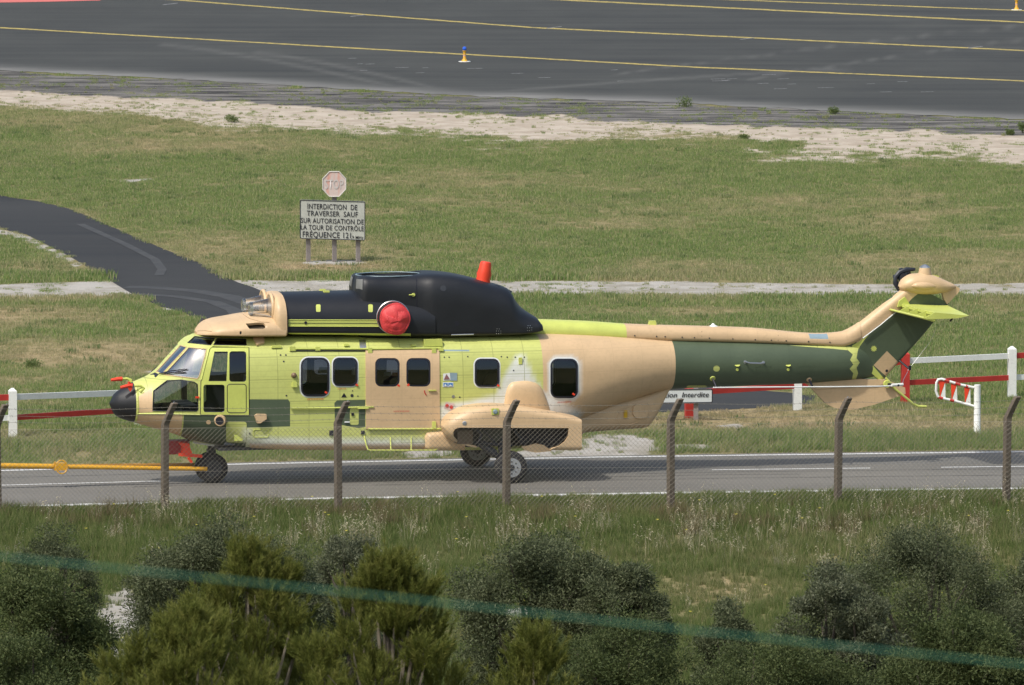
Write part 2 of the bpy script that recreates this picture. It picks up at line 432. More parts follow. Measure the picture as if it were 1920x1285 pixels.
def asphalt(name, dark, light, rotz, streakw=0.35, rough=0.85):
    m, nt, b = new_mat(name)
    n1 = noise_n(nt, 1.0, 6, 0.65, 'World', (0.045, 0.6, 1), (0, 0, rotz)); n2 = noise_n(nt, 30, 3, 0.8, 'World'); n3 = noise_n(nt, 0.35, 5, 0.6, 'World', (0.5, 0.25, 1), (0, 0, rotz))
    n4 = noise_n(nt, 1.0, 4, 0.7, 'World', (0.10, 3.0, 1), (0, 0, rotz))
    c = mixc(nt, ramp(nt, n1, [(0.32, 0.0), (0.68, 1.0)]), dark, light)
    c = mixc(nt, math_n(nt, 'MULTIPLY', ramp(nt, n3, [(0.45, 0.0), (0.7, 1.0)]), 0.5), c, [x*1.25 for x in light])
    c = mixc(nt, math_n(nt, 'MULTIPLY', ramp(nt, n4, [(0.55, 0.0), (0.75, 1.0)]), streakw), c, [x*0.6 for x in dark])
    c = mixc(nt, math_n(nt, 'MULTIPLY', n2, 0.35), c, [x*1.5 for x in light])
    nt.links.new(c, b.inputs['Base Color']); b.inputs['Roughness'].default_value = rough; b.inputs['Specular IOR Level'].default_value = 0.25
    bp = N(nt, 'ShaderNodeBump'); bp.inputs['Strength'].default_value = 0.5; bp.inputs['Distance'].default_value = 0.01
    nt.links.new(n2, bp.inputs['Height']); nt.links.new(bp.outputs[0], b.inputs['Normal'])
    return m
def worn(name, col, under, amount=0.5, scale=14):
    m, nt, b = new_mat(name)
    n1 = noise_n(nt, scale, 5, 0.75, 'World')
    c = mixc(nt, ramp(nt, n1, [(amount-0.08, 1.0), (amount+0.1, 0.0)]), col, under)
    nt.links.new(c, b.inputs['Base Color']); b.inputs['Roughness'].default_value = 0.8
    return m
road_m = asphalt('worn_road_asphalt', (0.098, 0.094, 0.084), (0.140, 0.133, 0.118), -0.165, 0.6)
track_m = asphalt('dark_track_asphalt', (0.018, 0.019, 0.021), (0.034, 0.034, 0.033), 0.6, 0.2)
taxi_m = asphalt('taxiway_asphalt', (0.021, 0.022, 0.022), (0.050, 0.051, 0.046), 0.63, 0.7)
def sheet(name, up, lo, z, mat, jit=0.0, seed=1, parent=None):
    """flat sheet between two edges given as lists of photo ground points running left to right"""
    r = np.random.default_rng(seed)
    def dens(ch):
        out = []
        for (x0, y0), (x1, y1) in zip(ch[:-1], ch[1:]):
            k = max(1, int(abs(x1-x0)/22))
            for q in range(k): out.append((x0+(x1-x0)*q/k, y0+(y1-y0)*q/k))
        out.append(ch[-1]); return out
    U = [gnd(x, y + jit*(r.random()-0.5)*2, z) for x, y in dens(up)]; L = [gnd(x, y + jit*(r.random()-0.5)*2, z) for x, y in dens(lo)]
    v = U + L[::-1]
    o = mesh_obj(name, v, [tuple(range(len(v)))], mat, parent)
    me = o.data
    if me.polygons[0].normal.z < 0: me.flip_normals()
    return o
XR = list(range(-560, 2561, 40))
road = tag(sheet('road', [(x, float(far_line(x))-3) for x in XR], [(x, float(near_line(x))+4) for x in XR], 0.008, road_m, 0.8, 3), kind='structure')
track = tag(sheet('track', track_up, [q for q in track_lo[::-1]], 0.004, track_m, 1.0, 5), kind='structure')
tyre_m = worn('tyre_dust', (0.046, 0.045, 0.043), (0.030, 0.030, 0.030), 0.50, 2.0); tz = .006
for pts, w in (([(236, 538), (300, 540), (370, 546), (430, 556), (480, 572)], 7.0), ([(250, 551), (330, 556), (400, 566), (440, 582), (452, 600)], 5.0), ([(150, 420), (235, 458), (290, 486), (304, 505), (298, 516)], 3.0)):
    tz += .0015
    vs = []; n_ = len(pts)
    for k in range(n_):
        p = gnd(*pts[k], tz); d = (gnd(*pts[min(k+1, n_-1)], tz)-gnd(*pts[max(k-1, 0)], tz)).normalized(); q = Vector((-d.y, d.x, 0))*(w*.04); vs += [p-q, p+q]
    mesh_obj('tyre_mark', vs, [(2*k, 2*k+2, 2*k+3, 2*k+1) for k in range(n_-1)], tyre_m, track)
XT = list(range(-700, 2701, 50))
def grid_sheet(name, up, lo, z, mat, nrow, dust_fn):
    xs_ = np.arange(-700, 2701, 16.0); r_ = np.random.default_rng(8); V = []; A_ = []
    fr_ = 1-(1-np.linspace(0, 1, nrow))**2.2
    je = r_.uniform(-1.3, 1.3, len(xs_))
    for f in fr_:
        for j, x in enumerate(xs_):
            y0, y1 = up(x), lo(x)+je[j]; y = y0+(y1-y0)*f; V.append(gnd(x, y, z)); A_.append(dust_fn(x, y))
    n = len(xs_); ii_ = np.arange(nrow*n).reshape(nrow, n)
    q = np.stack([ii_[1:, :-1], ii_[1:, 1:], ii_[:-1, 1:], ii_[:-1, :-1]], -1).reshape(-1, 4)
    return np_mesh(name, np.array(V), q, mat, None, False, {'dust': A_})
def taxi_dust(x, y):
    e = float(taxi_edge(x))-y
    d = .85*math.exp(-(e/9.0)**2)*(.4+.9*float(fbm(x/140, y/5, 3)))
    for y0, y1, x0, x1, w in ((84, 168, 300, 760, 3.0), (100, 172, 480, 840, 3.0), (130, 175, 1600, 900, 2.2), (20, 140, 2300, 1150, 1.4), (48, 150, 2200, 1400, 1.4)):
        t = (x-x0)/(x1-x0)
        if 0 < t < 1: d = max(d, .22*math.exp(-((y-(y0+(y1-y0)*t**1.3))/w)**2))
    return d
taxi = tag(grid_sheet('taxiway', lambda x: -330.0+.06*x, lambda x: float(taxi_edge(x)), 0.012, taxi_m, 70, taxi_dust), kind='structure')
_nt = taxi_m.node_tree; _b = _nt.nodes['Principled BSDF']; _src = _b.inputs['Base Color'].links[0].from_socket
_nt.links.new(mixc(_nt, math_n(_nt, 'MULTIPLY', attr(_nt, 'dust'), math_n(_nt, 'ADD', noise_n(_nt, 1.0, 5, .7, 'World', (.15, 2.2, 1), (0, 0, .63)), .35)), _src, (.22, .215, .20)), _b.inputs['Base Color'])
white_line = worn('worn_white_line', (0.62, 0.62, 0.60), (0.16, 0.155, 0.15), 0.40)
faint_line = worn('faded_white_line', (0.27, 0.27, 0.265), (0.08, 0.079, 0.077), 0.52)
yellow_line = worn('worn_yellow_line', (0.40, 0.31, 0.075), (0.13, 0.11, 0.05), 0.44, 4)
def stripe(name, pts, wpx, z, mat, parent):
    return sheet(name, [(x, y-wpx/2) for x, y in pts], [(x, y+wpx/2) for x, y in pts], z, mat, wpx*0.10, 4, parent)
stripe('edge_line', [(x, float(near_line(x))) for x in XR], 3.0, 0.012, white_line, road)
stripe('edge_line', [(x, float(far_line(x))) for x in XR], 1.7, 0.012, white_line, road)
for x0, x1, m_ in ((-260, 318, white_line), (430, 700, faint_line), (840, 1140, faint_line), (1335, 1632, white_line), (1765, 2070, white_line)):
    xx = np.linspace(x0, x1, 14); stripe('centre_dash', [(float(x), float(mid_line(x))) for x in xx], 1.1, 0.012, m_, road)
tar = worn('tar_seam', (0.030, 0.030, 0.030), (0.085, 0.082, 0.075), 0.50, 3.0)
for dy, x0, x1 in ((5.0, -500, 700), (9.5, 250, 1500), (4.5, 1200, 2500), (-14, -300, 900), (16, 700, 2300)):
    xx = np.linspace(x0, x1, 60); stripe('tar_seam', [(float(x), float(mid_line(x))+dy+1.2*float(fbm(x/40, dy, 7)-.5)) for x in xx], .55, 0.011+.0002*dy/5, tar, road)
for ln, w in (([(-600, 14), (0, 52), (700, 92.5), (1300, 126), (1920, 152), (2600, 176)], 2.0), ([(-600, -62), (330, 0), (1000, 52), (1920, 95), (2600, 124)], 2.0),
              ([(300, -42), (1055, 0), (1920, 42), (2600, 72)], 2.2), ([(700, -25), (1350, -1), (1920, 20), (2600, 45)], 1.6)):
    stripe('yellow_line', ln, w, 0.016, yellow_line, taxi)
for cx, cy in ((672, 30), (1040, 52), (1402, 73), (1830, 89), (320, 8)):
    sheet('white_mark', [(cx-14, cy+0.5), (cx+14, cy-2.6)], [(cx-16, cy+2.0), (cx+12, cy-1.2)], 0.020, faint_line, 0, 4, taxi)
for k in range(26):
    cx = random.uniform(600, 1900); cy = float(taxi_edge(cx)) - random.uniform(35, 62); w = random.uniform(5, 15)
    sheet('scuff_mark', [(cx-w, cy), (cx+w, cy-0.6)], [(cx-w, cy+0.7), (cx+w, cy+0.2)], 0.020, faint_line, 0, 4, taxi)
redp = tag(sheet('red_apron', [(-700, -60), (60, -30), (190, -4)], [(-700, 22), (0, 5), (90, 3.5), (188, 1.0)], 0.020, worn('red_apron_paint', (0.50, 0.12, 0.10), (0.3, 0.1, 0.09), 0.38)), kind='structure')

# ------------------------------------------------------------------ aircraft surfaces
def pchip(x, y):
    x = np.asarray(x, float); y = np.asarray(y, float)
    h = np.diff(x); d = np.diff(y)/h; m = np.zeros_like(x)
    m[0], m[-1] = d[0], d[-1]
    for k in range(1, len(x)-1):
        if d[k-1]*d[k] > 0:
            w1 = 2*h[k]+h[k-1]; w2 = h[k]+2*h[k-1]; m[k] = (w1+w2)/(w1/d[k-1]+w2/d[k])
    def f(q):
        q = np.clip(np.asarray(q, float), x[0], x[-1]); k = np.clip(np.searchsorted(x, q)-1, 0, len(x)-2)
        t = (q-x[k])/h[k]; t2 = t*t; t3 = t2*t
        return (2*t3-3*t2+1)*y[k] + (t3-2*t2+t)*h[k]*m[k] + (-2*t3+3*t2)*y[k+1] + (t3-t2)*h[k]*m[k+1]
    return f
def loft_fn(st, w0=0.0, wb=0.6):
    """st rows: x px, top y px, bottom y px, half width m, top exponent, bottom exponent, height fraction of widest point"""
    U = []; ZT = []; ZB = []
    for x, yt, yb, hw, a, c, f in st:
        p = hp(x, yt, w0); U.append(hp(x, (yt+yb)/2, w0).x); ZT.append(p.z); ZB.append(hp(x, yb, w0-hw*(wb if wb is not None else min(.88, max(.25, .25+(c-2)*.4)))).z)
    fs = [pchip(U, q) for q in (ZT, ZB, [s[3] for s in st], [s[4] for s in st], [s[5] for s in st], [s[6] for s in st])]
    def S(u, t):
        zt, zb, hw, na, nb, fr = [f(u) for f in fs]
        zm = zb + (zt-zb)*fr
        th = PI*np.asarray(t); c = np.cos(th); s = np.abs(np.sin(th))
        n = np.where(c >= 0, na, nb)
        rad = (np.abs(c)**n + s**n)**(-1/n)
        w = hw*s*rad; cz = np.abs(c)*rad
        z = np.where(c >= 0, zm + (zt-zm)*cz, zm - (zm-zb)*cz)
        return np.stack([u+0*w, w0-w, z], -1)
    return S, U[0], U[-1]
class Surf:
    def __init__(s, fn, u0, u1, nu=260, nt=60, ts=1.6, w0=0.0):
        s.fn, s.u0, s.u1, s.ts, s.w0 = fn, u0, u1, ts, w0
        us = np.linspace(u0, u1, nu+1); t = np.linspace(0, 1, nt+1)
        UU, TT = np.meshgrid(us, t, indexing='ij'); P = fn(UU, TT).reshape(-1, 3)
        s.uv = np.stack([UU.ravel(), TT.ravel()*ts], -1); s.P = P
        s.tr = []
        for i in range(nu):
            for j in range(nt):
                a = i*(nt+1)+j; b_ = a+1; c = a+nt+1; d = c+1
                s.tr.append((a, b_, d)); s.tr.append((a, d, c))
        s.bvh = BVHTree.FromPolygons([tuple(p) for p in P], s.tr)
    def _uv(s, loc, fi):
        a, b_, c = [Vector(s.P[k]) for k in s.tr[fi]]
        e1 = b_-a; e2 = c-a; v = loc-a; d11 = e1.dot(e1); d12 = e1.dot(e2); d22 = e2.dot(e2); v1 = v.dot(e1); v2 = v.dot(e2)
        den = d11*d22-d12*d12
        if abs(den) < 1e-14: return s.uv[s.tr[fi][0]]
        l1 = (d22*v1-d12*v2)/den; l2 = (d11*v2-d12*v1)/den
        A = s.uv[list(s.tr[fi])]
        return A[0]*(1-l1-l2)+A[1]*l1+A[2]*l2
    def pick_uv(s, px, py):
        d = rayl(px, py).normalized()
        loc, nrm, fi, dist = s.bvh.ray_cast(CAML, d)
        if fi is None:
            best = None
            for k in np.linspace(144, 158, 57):
                r = s.bvh.find_nearest(CAML + d*float(k))
                if best is None or r[3] < best[3]: best = r
            loc, nrm, fi, dist = best
        return s._uv(loc, fi)
    def nrm(s, u, t):
        e = 1e-3
        du = s.fn(np.clip(u+e, s.u0, s.u1), t)-s.fn(np.clip(u-e, s.u0, s.u1), t); dt = s.fn(u, np.clip(t+e, 0, 1))-s.fn(u, np.clip(t-e, 0, 1))
        n = np.cross(dt, du); l = np.linalg.norm(n, axis=-1, keepdims=True)
        return n/np.maximum(l, 1e-12)
    def at(s, px, py, off=0.0):
        u, t = s.pick_uv(px, py); u = np.array([u]); t = np.array([t/s.ts])
        n = s.nrm(u, t)[0]; return Vector(s.fn(u, t)[0] + n*off), Vector(n)
    def solve(s, regions, du=0.08, nt=44, step=5.0):
        """regions: (name, px polygon or ('uv', polygon)). triangulates the half surface along all region edges"""
        us = np.linspace(s.u0, s.u1, max(3, int(round((s.u1-s.u0)/du)))+1); t = np.linspace(0, s.ts, nt+1)
        polys = []; rp = []; re = []
        for name, poly in regions:
            if poly[0] == 'uv':
                q = []
                for k in range(len(poly[1])):
                    a_, b_ = np.array(poly[1][k], float), np.array(poly[1][(k+1) % len(poly[1])], float)
                    m = max(1, int(np.hypot(*(b_-a_))/.06))
                    for j in range(m): q.append(a_+(b_-a_)*j/m)
                q = np.array(q)
            else:
                pts = []; poly = [s.pick_uv(p[0], 845)[0:1].tolist()+['t', p[2]] if len(p) == 3 else p for p in poly]; poly0 = poly; poly = [p for p in poly if len(p) == 2]; post = [p for p in poly0 if len(p) == 3]; kin = next((k for k, p in enumerate(poly0) if len(p) == 3), None)
                for k in range(len(poly)):
                    if kin is not None and k == kin-1: pts.append(poly[k]); mark = len(pts); continue
                    (x0, y0), (x1, y1) = poly[k], poly[(k+1) % len(poly)]
                    m = max(1, int(math.hypot(x1-x0, y1-y0)/step))
                    for j in range(m): pts.append((x0+(x1-x0)*j/m, y0+(y1-y0)*j/m))
                q = [s.pick_uv(*p) for p in pts]
                if kin is not None:
                    ch = [q[mark-1]]+[np.array([p[0], p[2]]) for p in post]+[q[mark % len(q)]]; ins_ = []
                    for a_, b_ in zip(ch[:-1], ch[1:]):
                        m = max(1, int(np.hypot(*(b_-a_))/.05)); ins_ += [a_+(b_-a_)*j/m for j in range(m)]
                    q = q[:mark]+ins_[1:]+q[mark:]
                q = np.array(q)
            q[:, 0] = np.clip(q[:, 0], s.u0, s.u1); q[:, 1] = np.clip(q[:, 1], 0, s.ts)
            polys.append(q)
            o = len(rp); rp += [tuple(p) for p in q]; n = len(q); re += [(o+k, o+(k+1) % n) for k in range(n)]
        UU, TT = np.meshgrid(us, t, indexing='ij'); G = np.stack([UU.ravel(), TT.ravel()], -1)
        border = (np.isclose(G[:, 0], s.u0) | np.isclose(G[:, 0], s.u1) | np.isclose(G[:, 1], 0) | np.isclose(G[:, 1], s.ts))
        if rp:
            R = np.array(rp); keep = border.copy()
            for c0 in range(0, len(G), 2000):
                D = ((G[c0:c0+2000, None, :]-R[None])**2).sum(-1).min(1); keep[c0:c0+2000] |= D > 0.014**2
            G = G[keep]; border = border[keep]
        o = len(G); pts = [Vector(p) for p in G] + [Vector(p) for p in rp]
        edges = [(a+o, b_+o) for a, b_ in re]
        bi = np.where(border)[0]
        for cond, ax in ((np.isclose(G[bi, 1], 0), 0), (np.isclose(G[bi, 1], s.ts), 0), (np.isclose(G[bi, 0], s.u0), 1), (np.isclose(G[bi, 0], s.u1), 1)):
            k = bi[cond]; k = k[np.argsort(G[k, ax])]; edges += [(int(a), int(b_)) for a, b_ in zip(k[:-1], k[1:])]
        vc, ve, vf, *_ = delaunay_2d_cdt(pts, edges, [], 0, 1e-5)
        uv = np.array([(v.x, v.y) for v in vc]); tri = np.array([f for f in vf if len(f) == 3])
        # orientation
        a, b_, c = uv[tri[:, 0]], uv[tri[:, 1]], uv[tri[:, 2]]
        ar = (b_[:, 0]-a[:, 0])*(c[:, 1]-a[:, 1])-(b_[:, 1]-a[:, 1])*(c[:, 0]-a[:, 0])
        tri = tri[np.abs(ar) > 1e-9]; ar = ar[np.abs(ar) > 1e-9]
        tri[ar > 0] = tri[ar > 0][:, ::-1]
        cen = uv[tri].mean(1)
        lab = np.full(len(tri), -1)
        for k, q in enumerate(polys):
            lab[inpoly(cen[:, 0], cen[:, 1], [tuple(p) for p in q])] = k
        u = uv[:, 0]; tt = np.clip(uv[:, 1]/s.ts, 0, 1)
        s.V = s.fn(u, tt); s.Nn = s.nrm(u, np.clip(tt, 0.004, 0.996)); s.uvv = uv; s.tri = tri; s.lab = lab; s.names = [r[0] for r in regions]
        return s
    def part(s, name, sel, mats, parent, idx=None, off=0.0, rim=0.0, smooth=True, attrs=None, mirror='join', inward=False):
        """mesh from the triangles in sel; rim adds an edge wall of that depth; mirror: join / copy / none"""
        tri = s.tri[sel]
        if len(tri) == 0: return []
        used = np.unique(tri); mp = -np.ones(len(s.V), int); mp[used] = np.arange(len(used))
        V = s.V[used]+s.Nn[used]*off; T = mp[tri]; I = np.zeros(len(tri), int) if idx is None else np.asarray(idx)[sel]
        if inward: T = T[:, ::-1]
        A = {k: np.asarray(v)[used] for k, v in (attrs or {}).items()}
        if rim:
            e = np.concatenate([T[:, [0, 1]], T[:, [1, 2]], T[:, [2, 0]]]); fi = np.tile(np.arange(len(T)), 3)
            key = {}
            for k, (p, q) in enumerate(e):
                kk = (min(p, q), max(p, q)); key[kk] = None if kk in key else k
            bd = [k for k in key.values() if k is not None]
            t0 = s.uvv[used][:, 1]
            bd = [k for k in bd if not ((np.isclose(t0[e[k][0]], 0) and np.isclose(t0[e[k][1]], 0)) or (np.isclose(t0[e[k][0]], s.ts) and np.isclose(t0[e[k][1]], s.ts)))]
            base = len(V); V2 = []; nm = {}; T2 = []; I2 = []
            def nv(p, dd):
                if (p, dd) not in nm: nm[(p, dd)] = base+len(V2); V2.append(V[p]-s.Nn[used][p]*dd)
                return nm[(p, dd)]
            for k in bd:
                p, q = e[k]; p0, q0 = nv(p, 0.0), nv(q, 0.0); a_, b_ = nv(p, rim), nv(q, rim)
                T2 += [(q0, p0, a_), (q0, a_, b_)]; I2 += [I[fi[k]]]*2
            if V2:
                src = [p for (p, dd) in nm]
                V = np.concatenate([V, np.array(V2)]); T = np.concatenate([T, np.array(T2)]); I = np.concatenate([I, np.array(I2)])
                A = {k: np.concatenate([v, v[src]]) for k, v in A.items()}
        def mk(V, T, nm=name): return np_mesh(nm, V, T, mats, parent, smooth, A, I)
        if mirror == 'none': return [mk(V, T)]
        Vm = V.copy(); Vm[:, 1] = 2*s.w0-Vm[:, 1]; Tm = T[:, ::-1]
        if mirror == 'copy': return [mk(V, T), mk(Vm, Tm)]
        seam = np.abs(V[:, 1]-s.w0) < 1e-4; m2 = np.arange(len(V))+len(V); m2[seam] = np.where(seam)[0]
        A = {k: np.concatenate([v, v]) for k, v in A.items()}; I = np.concatenate([I, I])
        return [mk(np.concatenate([V, Vm]), np.concatenate([T, m2[Tm]]))]
def rrect(x0, y0, x1, y1, r=10, n=5):
    out = []
    for cx, cy, a0 in ((x1-r, y0+r, -90), (x1-r, y1-r, 0), (x0+r, y1-r, 90), (x0+r, y0+r, 180)):
        for k in range(n+1):
            a = math.radians(a0+90*k/n); out.append((cx+r*math.cos(a), cy+r*math.sin(a)))
    return out
def inset(poly, d):
    """shrink (d>0) or grow a polygon by d pixels"""
    n = len(poly); ar = sum(poly[k][0]*poly[(k+1) % n][1]-poly[(k+1) % n][0]*poly[k][1] for k in range(n)); sg = 1 if ar > 0 else -1
    out = []
    for k in range(n):
        p0, p1, p2 = [Vector(poly[(k+j) % n]) for j in (-1, 0, 1)]
        e1 = (p1-p0).normalized(); e2 = (p2-p1).normalized()
        n1 = Vector((-e1.y, e1.x))*sg; n2 = Vector((-e2.y, e2.x))*sg
        b_ = (n1+n2); l = b_.length
        if l < 1e-6: b_ = n1
        else: b_ = b_/l; b_ = b_/max(0.45, b_.dot(n1))
        out.append(tuple(p1+b_*d))
    return out

# ------------------------------------------------------------------ helicopter
heli = empty('helicopter', HO, YAW)
tag(heli, 'unfinished transport helicopter in lime primer, tan and dark green without rotor blades', 'helicopter')
BODY = [
 (205.5, 755, 759, .02, 2, 2, .5), (208, 748, 768, .10, 2, 2, .5), (213, 740, 776, .17, 2, 2, .5), (225, 730, 785, .27, 2, 2, .5), (240, 721, 790, .36, 2, 2, .48), (256, 713.5, 795, .45, 2.05, 2, .46),
 (282, 702, 803, .60, 2.2, 2.1, .42), (292, 694, 806, .65, 2.3, 2.2, .42), (315, 669, 813, .76, 2.5, 2.3, .42), (338, 645, 822, .85, 2.7, 2.5, .42), (352, 633, 829, .89, 2.9, 2.6, .43), (372, 626, 834, .94, 3.0, 2.8, .44),
 (420, 624, 841, .99, 3.2, 3.2, .46), (470, 624, 844, 1.0, 3.4, 8, .48), (560, 624, 845, 1.0, 3.6, 17, .48), (900, 623, 845, 1.0, 3.6, 17, .48), (990, 622, 840, 1.0, 3.4, 7, .50), (1020, 622, 824, .99, 3.2, 3.0, .52), (1060, 623, 803, .96, 2.9, 2.6, .52),
 (1100, 624, 784, .90, 2.6, 2.4, .52), (1170, 628, 757, .76, 2.35, 2.2, .52), (1265, 634, 731, .545, 2.15, 2.1, .52), (1340, 636, 727, .49, 2.1, 2.1, .5), (1510, 641, 720, .37, 2.1, 2.1, .5), (1595, 645, 713, .28, 2.1, 2.1, .5), (1618, 650, 711, .16, 2.1, 2.1, .5), (1640, 664, 706, .05, 2.1, 2.1, .5)]
fn, u0, u1 = loft_fn(BODY, 0.0, None)
body = Surf(fn, u0, u1, 330, 64, 3.0)
UB = lambda x, y, W: hp(x, y, W).x
TS = 3.0
def band(ua, ub): return ('uv', [(ua, -.0), (ub, -.0), (ub, TS), (ua, TS)])
u_rad, u_tan, u_grn = UB(256, 760, -.42), UB(1018, 690, -.98), UB(1266, 690, -.52)
WIN = [rrect(564, 671, 617, 743.5, 14), rrect(624, 671, 670, 724, 11), rrect(703, 672, 749, 725, 11), rrect(761.5, 672, 807, 725, 11), rrect(890, 673, 936, 725.5, 11), rrect(1032, 673, 1083, 746.5, 13)]
near_pane = [(307, 703), (354, 652), (386.5, 655), (384, 668), (373.5, 706), (370, 710.5), (350, 708)]
chin = [(288, 733), (313, 714), (340, 712.5), (364, 716.5), (370, 721), (371, 768), (368, 771), (286.5, 770.5)]
cwin = [near_pane, [(391, 715), (402, 660), (427, 660), (424.5, 715)], rrect(430, 659.5, 461.5, 716, 5, 3), chin, rrect(381.5, 721.5, 421, 773, 4, 2),
        [(293, 697), (338, 648), (350, 651.5), (304, 701.5)], [(352, 643), (365, 631), (402, 635), (395, 647.5)], [(400.5, 647), (407.5, 635.5), (461, 636.5), (462, 647.5)]]
door = [(377.5, 716), (382, 700), (395, 652.5), (466, 653), (466.5, 778.5), (376.5, 777.5)]
reg = [('black', band(u0, u_rad)), ('tan', band(u_tan, u_grn)), ('green', band(u_grn, u1)),
       ('tan', [(258, 745), (285, 727), (287, 773), (258, 775)]),
       ('tan', [(256, 777.5), (342.5, 777.5), (341, 800), (336, 818), (320, 813.5), (290, 805.5), (256, 793)]),
       ('green', [(344.5, 778.5), (467, 778.5), (467, 749), (540, 749), (544, 755), (544, 800), (463, 802), (460, 840), (400, 833), (341, 822), (339, 818), (343.5, 800)]),
       ('green', [(627, 756), (632, 751), (685, 750), (685, 801), (672, 803), (628, 795)]),
       ('lime', rrect(424, 791, 462.5, 830, 5, 3)), ('lime', rrect(656, 766, 672.5, 797, 3, 2)),
       ('tan', [(468, 831), (800, 831), (800, 847), (468, 846)]),
       ('door', door), ('sdoor', [(685, 658), (823.5, 656.5), (824.5, 803), (686, 804.5)]),
       ('dpanel', rrect(426, 720.5, 461.5, 774, 5, 3)),
       ('blue', [(832, 655.8), (880, 656.2), (880, 659.2), (832, 658.8)]),
       ('grey', [(673, 637), (686, 637), (687, 655), (675, 655)]),
       ('lime', [(1480, 648), (1520, 648.5), (1590, 648), (1613, 640), (1608, 660), (1606, 672), (1612, 680), (1606, 690), (1609, 700), (1605, 711), (1597, 712), (1600, 700), (1593, 692), (1600, 684), (1594, 675), (1599, 665), (1590, 657), (1560, 654)]),
       ('lime', rrect(1287, 723, 1326, 733, 4, 2)), ('lime', rrect(1337.5, 686, 1349.5, 697, 5.4, 4)), ]
for k in (0, 1, 4, 5): reg.append(('white', inset(WIN[k], -2.4)))
for w in WIN: reg += [('seal', w), ('glass', inset(w, 3.0))]
for k, w in enumerate(cwin): reg += [('cglass%d' % k, w)]
body.solve(reg, 0.085, 46)
nm = np.array(['lime']+body.names)[body.lab+1]
# the door colours follow the door part
PM = ['lime', 'tan', 'green', 'black', 'whitep', 'bluegrey', 'metal']
pidx = np.zeros(len(nm), int)
for k, q in (('tan', 1), ('sdoor', 1), ('green', 2), ('black', 3), ('white', 4), ('blue', 5), ('grey', 6)): pidx[nm == k] = q
# overspray of white primer, feathered, from the photo positions of the skin's own points
Vw = body.V @ np.array([[AFT.x, AFT.y, 0], [LAT.x, LAT.y, 0], [0, 0, 1]]) + np.array(HO)
bpx, bpy_ = project(Vw[:, 0], Vw[:, 1], Vw[:, 2])
def soft(poly, w):
    """1 inside a polygon, fading to 0 over w pixels outside"""
    ins = inpoly(bpx, bpy_, poly); d = np.full(len(bpx), 1e9)
    for k in range(len(poly)):
        a = np.array(poly[k]); b_ = np.array(poly[(k+1) % len(poly)]); e = b_-a
        t = np.clip(((bpx-a[0])*e[0]+(bpy_-a[1])*e[1])/(e@e), 0, 1); d = np.minimum(d, np.hypot(bpx-a[0]-t*e[0], bpy_-a[1]-t*e[1]))
    return np.where(ins, 1.0, 1-sstep(0, w, d))
prim = np.maximum.reduce([soft([(828, 764), (880, 758), (935, 745), (948, 712), (972, 672), (978, 672), (998, 714), (1030, 764), (1085, 778), (1030, 800), (828, 800)], 11)*0.95,
                          soft([(470, 825), (800, 823), (828, 808), (850, 830), (800, 831), (470, 831)], 5)*0.75, soft([(940, 735), (985, 690), (1010, 735), (1085, 776)], 10)*0.9, 0.55*soft([(455, 806), (466, 806), (466, 842), (455, 842)], 6),
                          0.7*soft(inset(WIN[5], -3), 5)])
prim = np.clip(prim*(0.85+0.3*fbm(bpx/18, bpy_/18, 50)), 0, 1)
A = {'primer': prim}
holes = np.array([n == 'seal' or n == 'glass' or n.startswith('cglass') for n in nm])
isdoor = (nm == 'door') | (nm == 'dpanel'); issd = np.zeros(len(nm), bool)
cen = body.uvv[body.tri].mean(1)
sdp = np.array([body.pick_uv(*p) for p in ((685, 658), (755, 657), (823.5, 656.5), (824, 730), (824.5, 803), (755, 804), (686, 804.5), (685.5, 730))])
issd = inpoly(cen[:, 0], cen[:, 1], [tuple(p) for p in sdp]) & ~holes & (nm == 'sdoor')
body.part('fuselage_skin', ~holes & ~isdoor & ~issd, PM, heli, pidx, 0, 0.045, True, A)
dparts = body.part('cockpit_door', isdoor, ['limep'], heli, None, 0.010, 0.05, True, A, 'copy')
sparts = body.part('sliding_door', issd, ['tan'], heli, None, 0.022, 0.06, True, {'primer': prim*0}, 'copy')
for o in sparts: o['label'] = 'tan sliding cabin door'
lin = ~holes & (cen[:, 0] > UB(286, 750, -.6)) & (cen[:, 0] < UB(1240, 690, -.6))
body.part('cabin_lining', lin, ['dark'], heli, None, -0.06, 0.0, True, None, 'join', True)
for w in WIN:
    uvw = [tuple(body.pick_uv(*p)) for p in inset(w, -0.5)]
    ins = inpoly(cen[:, 0], cen[:, 1], uvw)
    gl = body.part('cabin_window', ins & (nm == 'glass'), ['glass'], heli, None, 0.004, 0, True, None, 'copy')
    for side, g in enumerate(gl):
        se = body.part('window_seal', ins & (nm == 'seal'), ['seal'], g, None, 0.016, 0.05, True, None, 'none')[0]
        if side:
            me = se.data; co = np.zeros(len(me.vertices)*3, np.float32); me.vertices.foreach_get('co', co); co = co.reshape(-1, 3); co[:, 1] *= -1
            me.vertices.foreach_set('co', co.ravel()); me.flip_normals(); me.update()
for k, w in enumerate(cwin):
    pn = 'windscreen' if k == 0 else ('chin_window' if k == 3 else ('windscreen' if k == 5 else 'roof_window' if k > 5 else 'cockpit_window'))
    body.part(pn, nm == 'cglass%d' % k, ['wind' if k in (0, 5) else 'glass'], heli, None, -0.006, 0, True, None, 'copy')
def surf_tube(sf, pts, r, off=0.0, n=5, step=6):
    """tube following a surface through photo points"""
    P = []
    for (x0, y0), (x1, y1) in zip(pts[:-1], pts[1:]):
        k = max(1, int(math.hypot(x1-x0, y1-y0)/step))
        for j in range(k): P.append(sf.at(x0+(x1-x0)*j/k, y0+(y1-y0)*j/k, off)[0])
    P.append(sf.at(*pts[-1], off)[0])
    return P
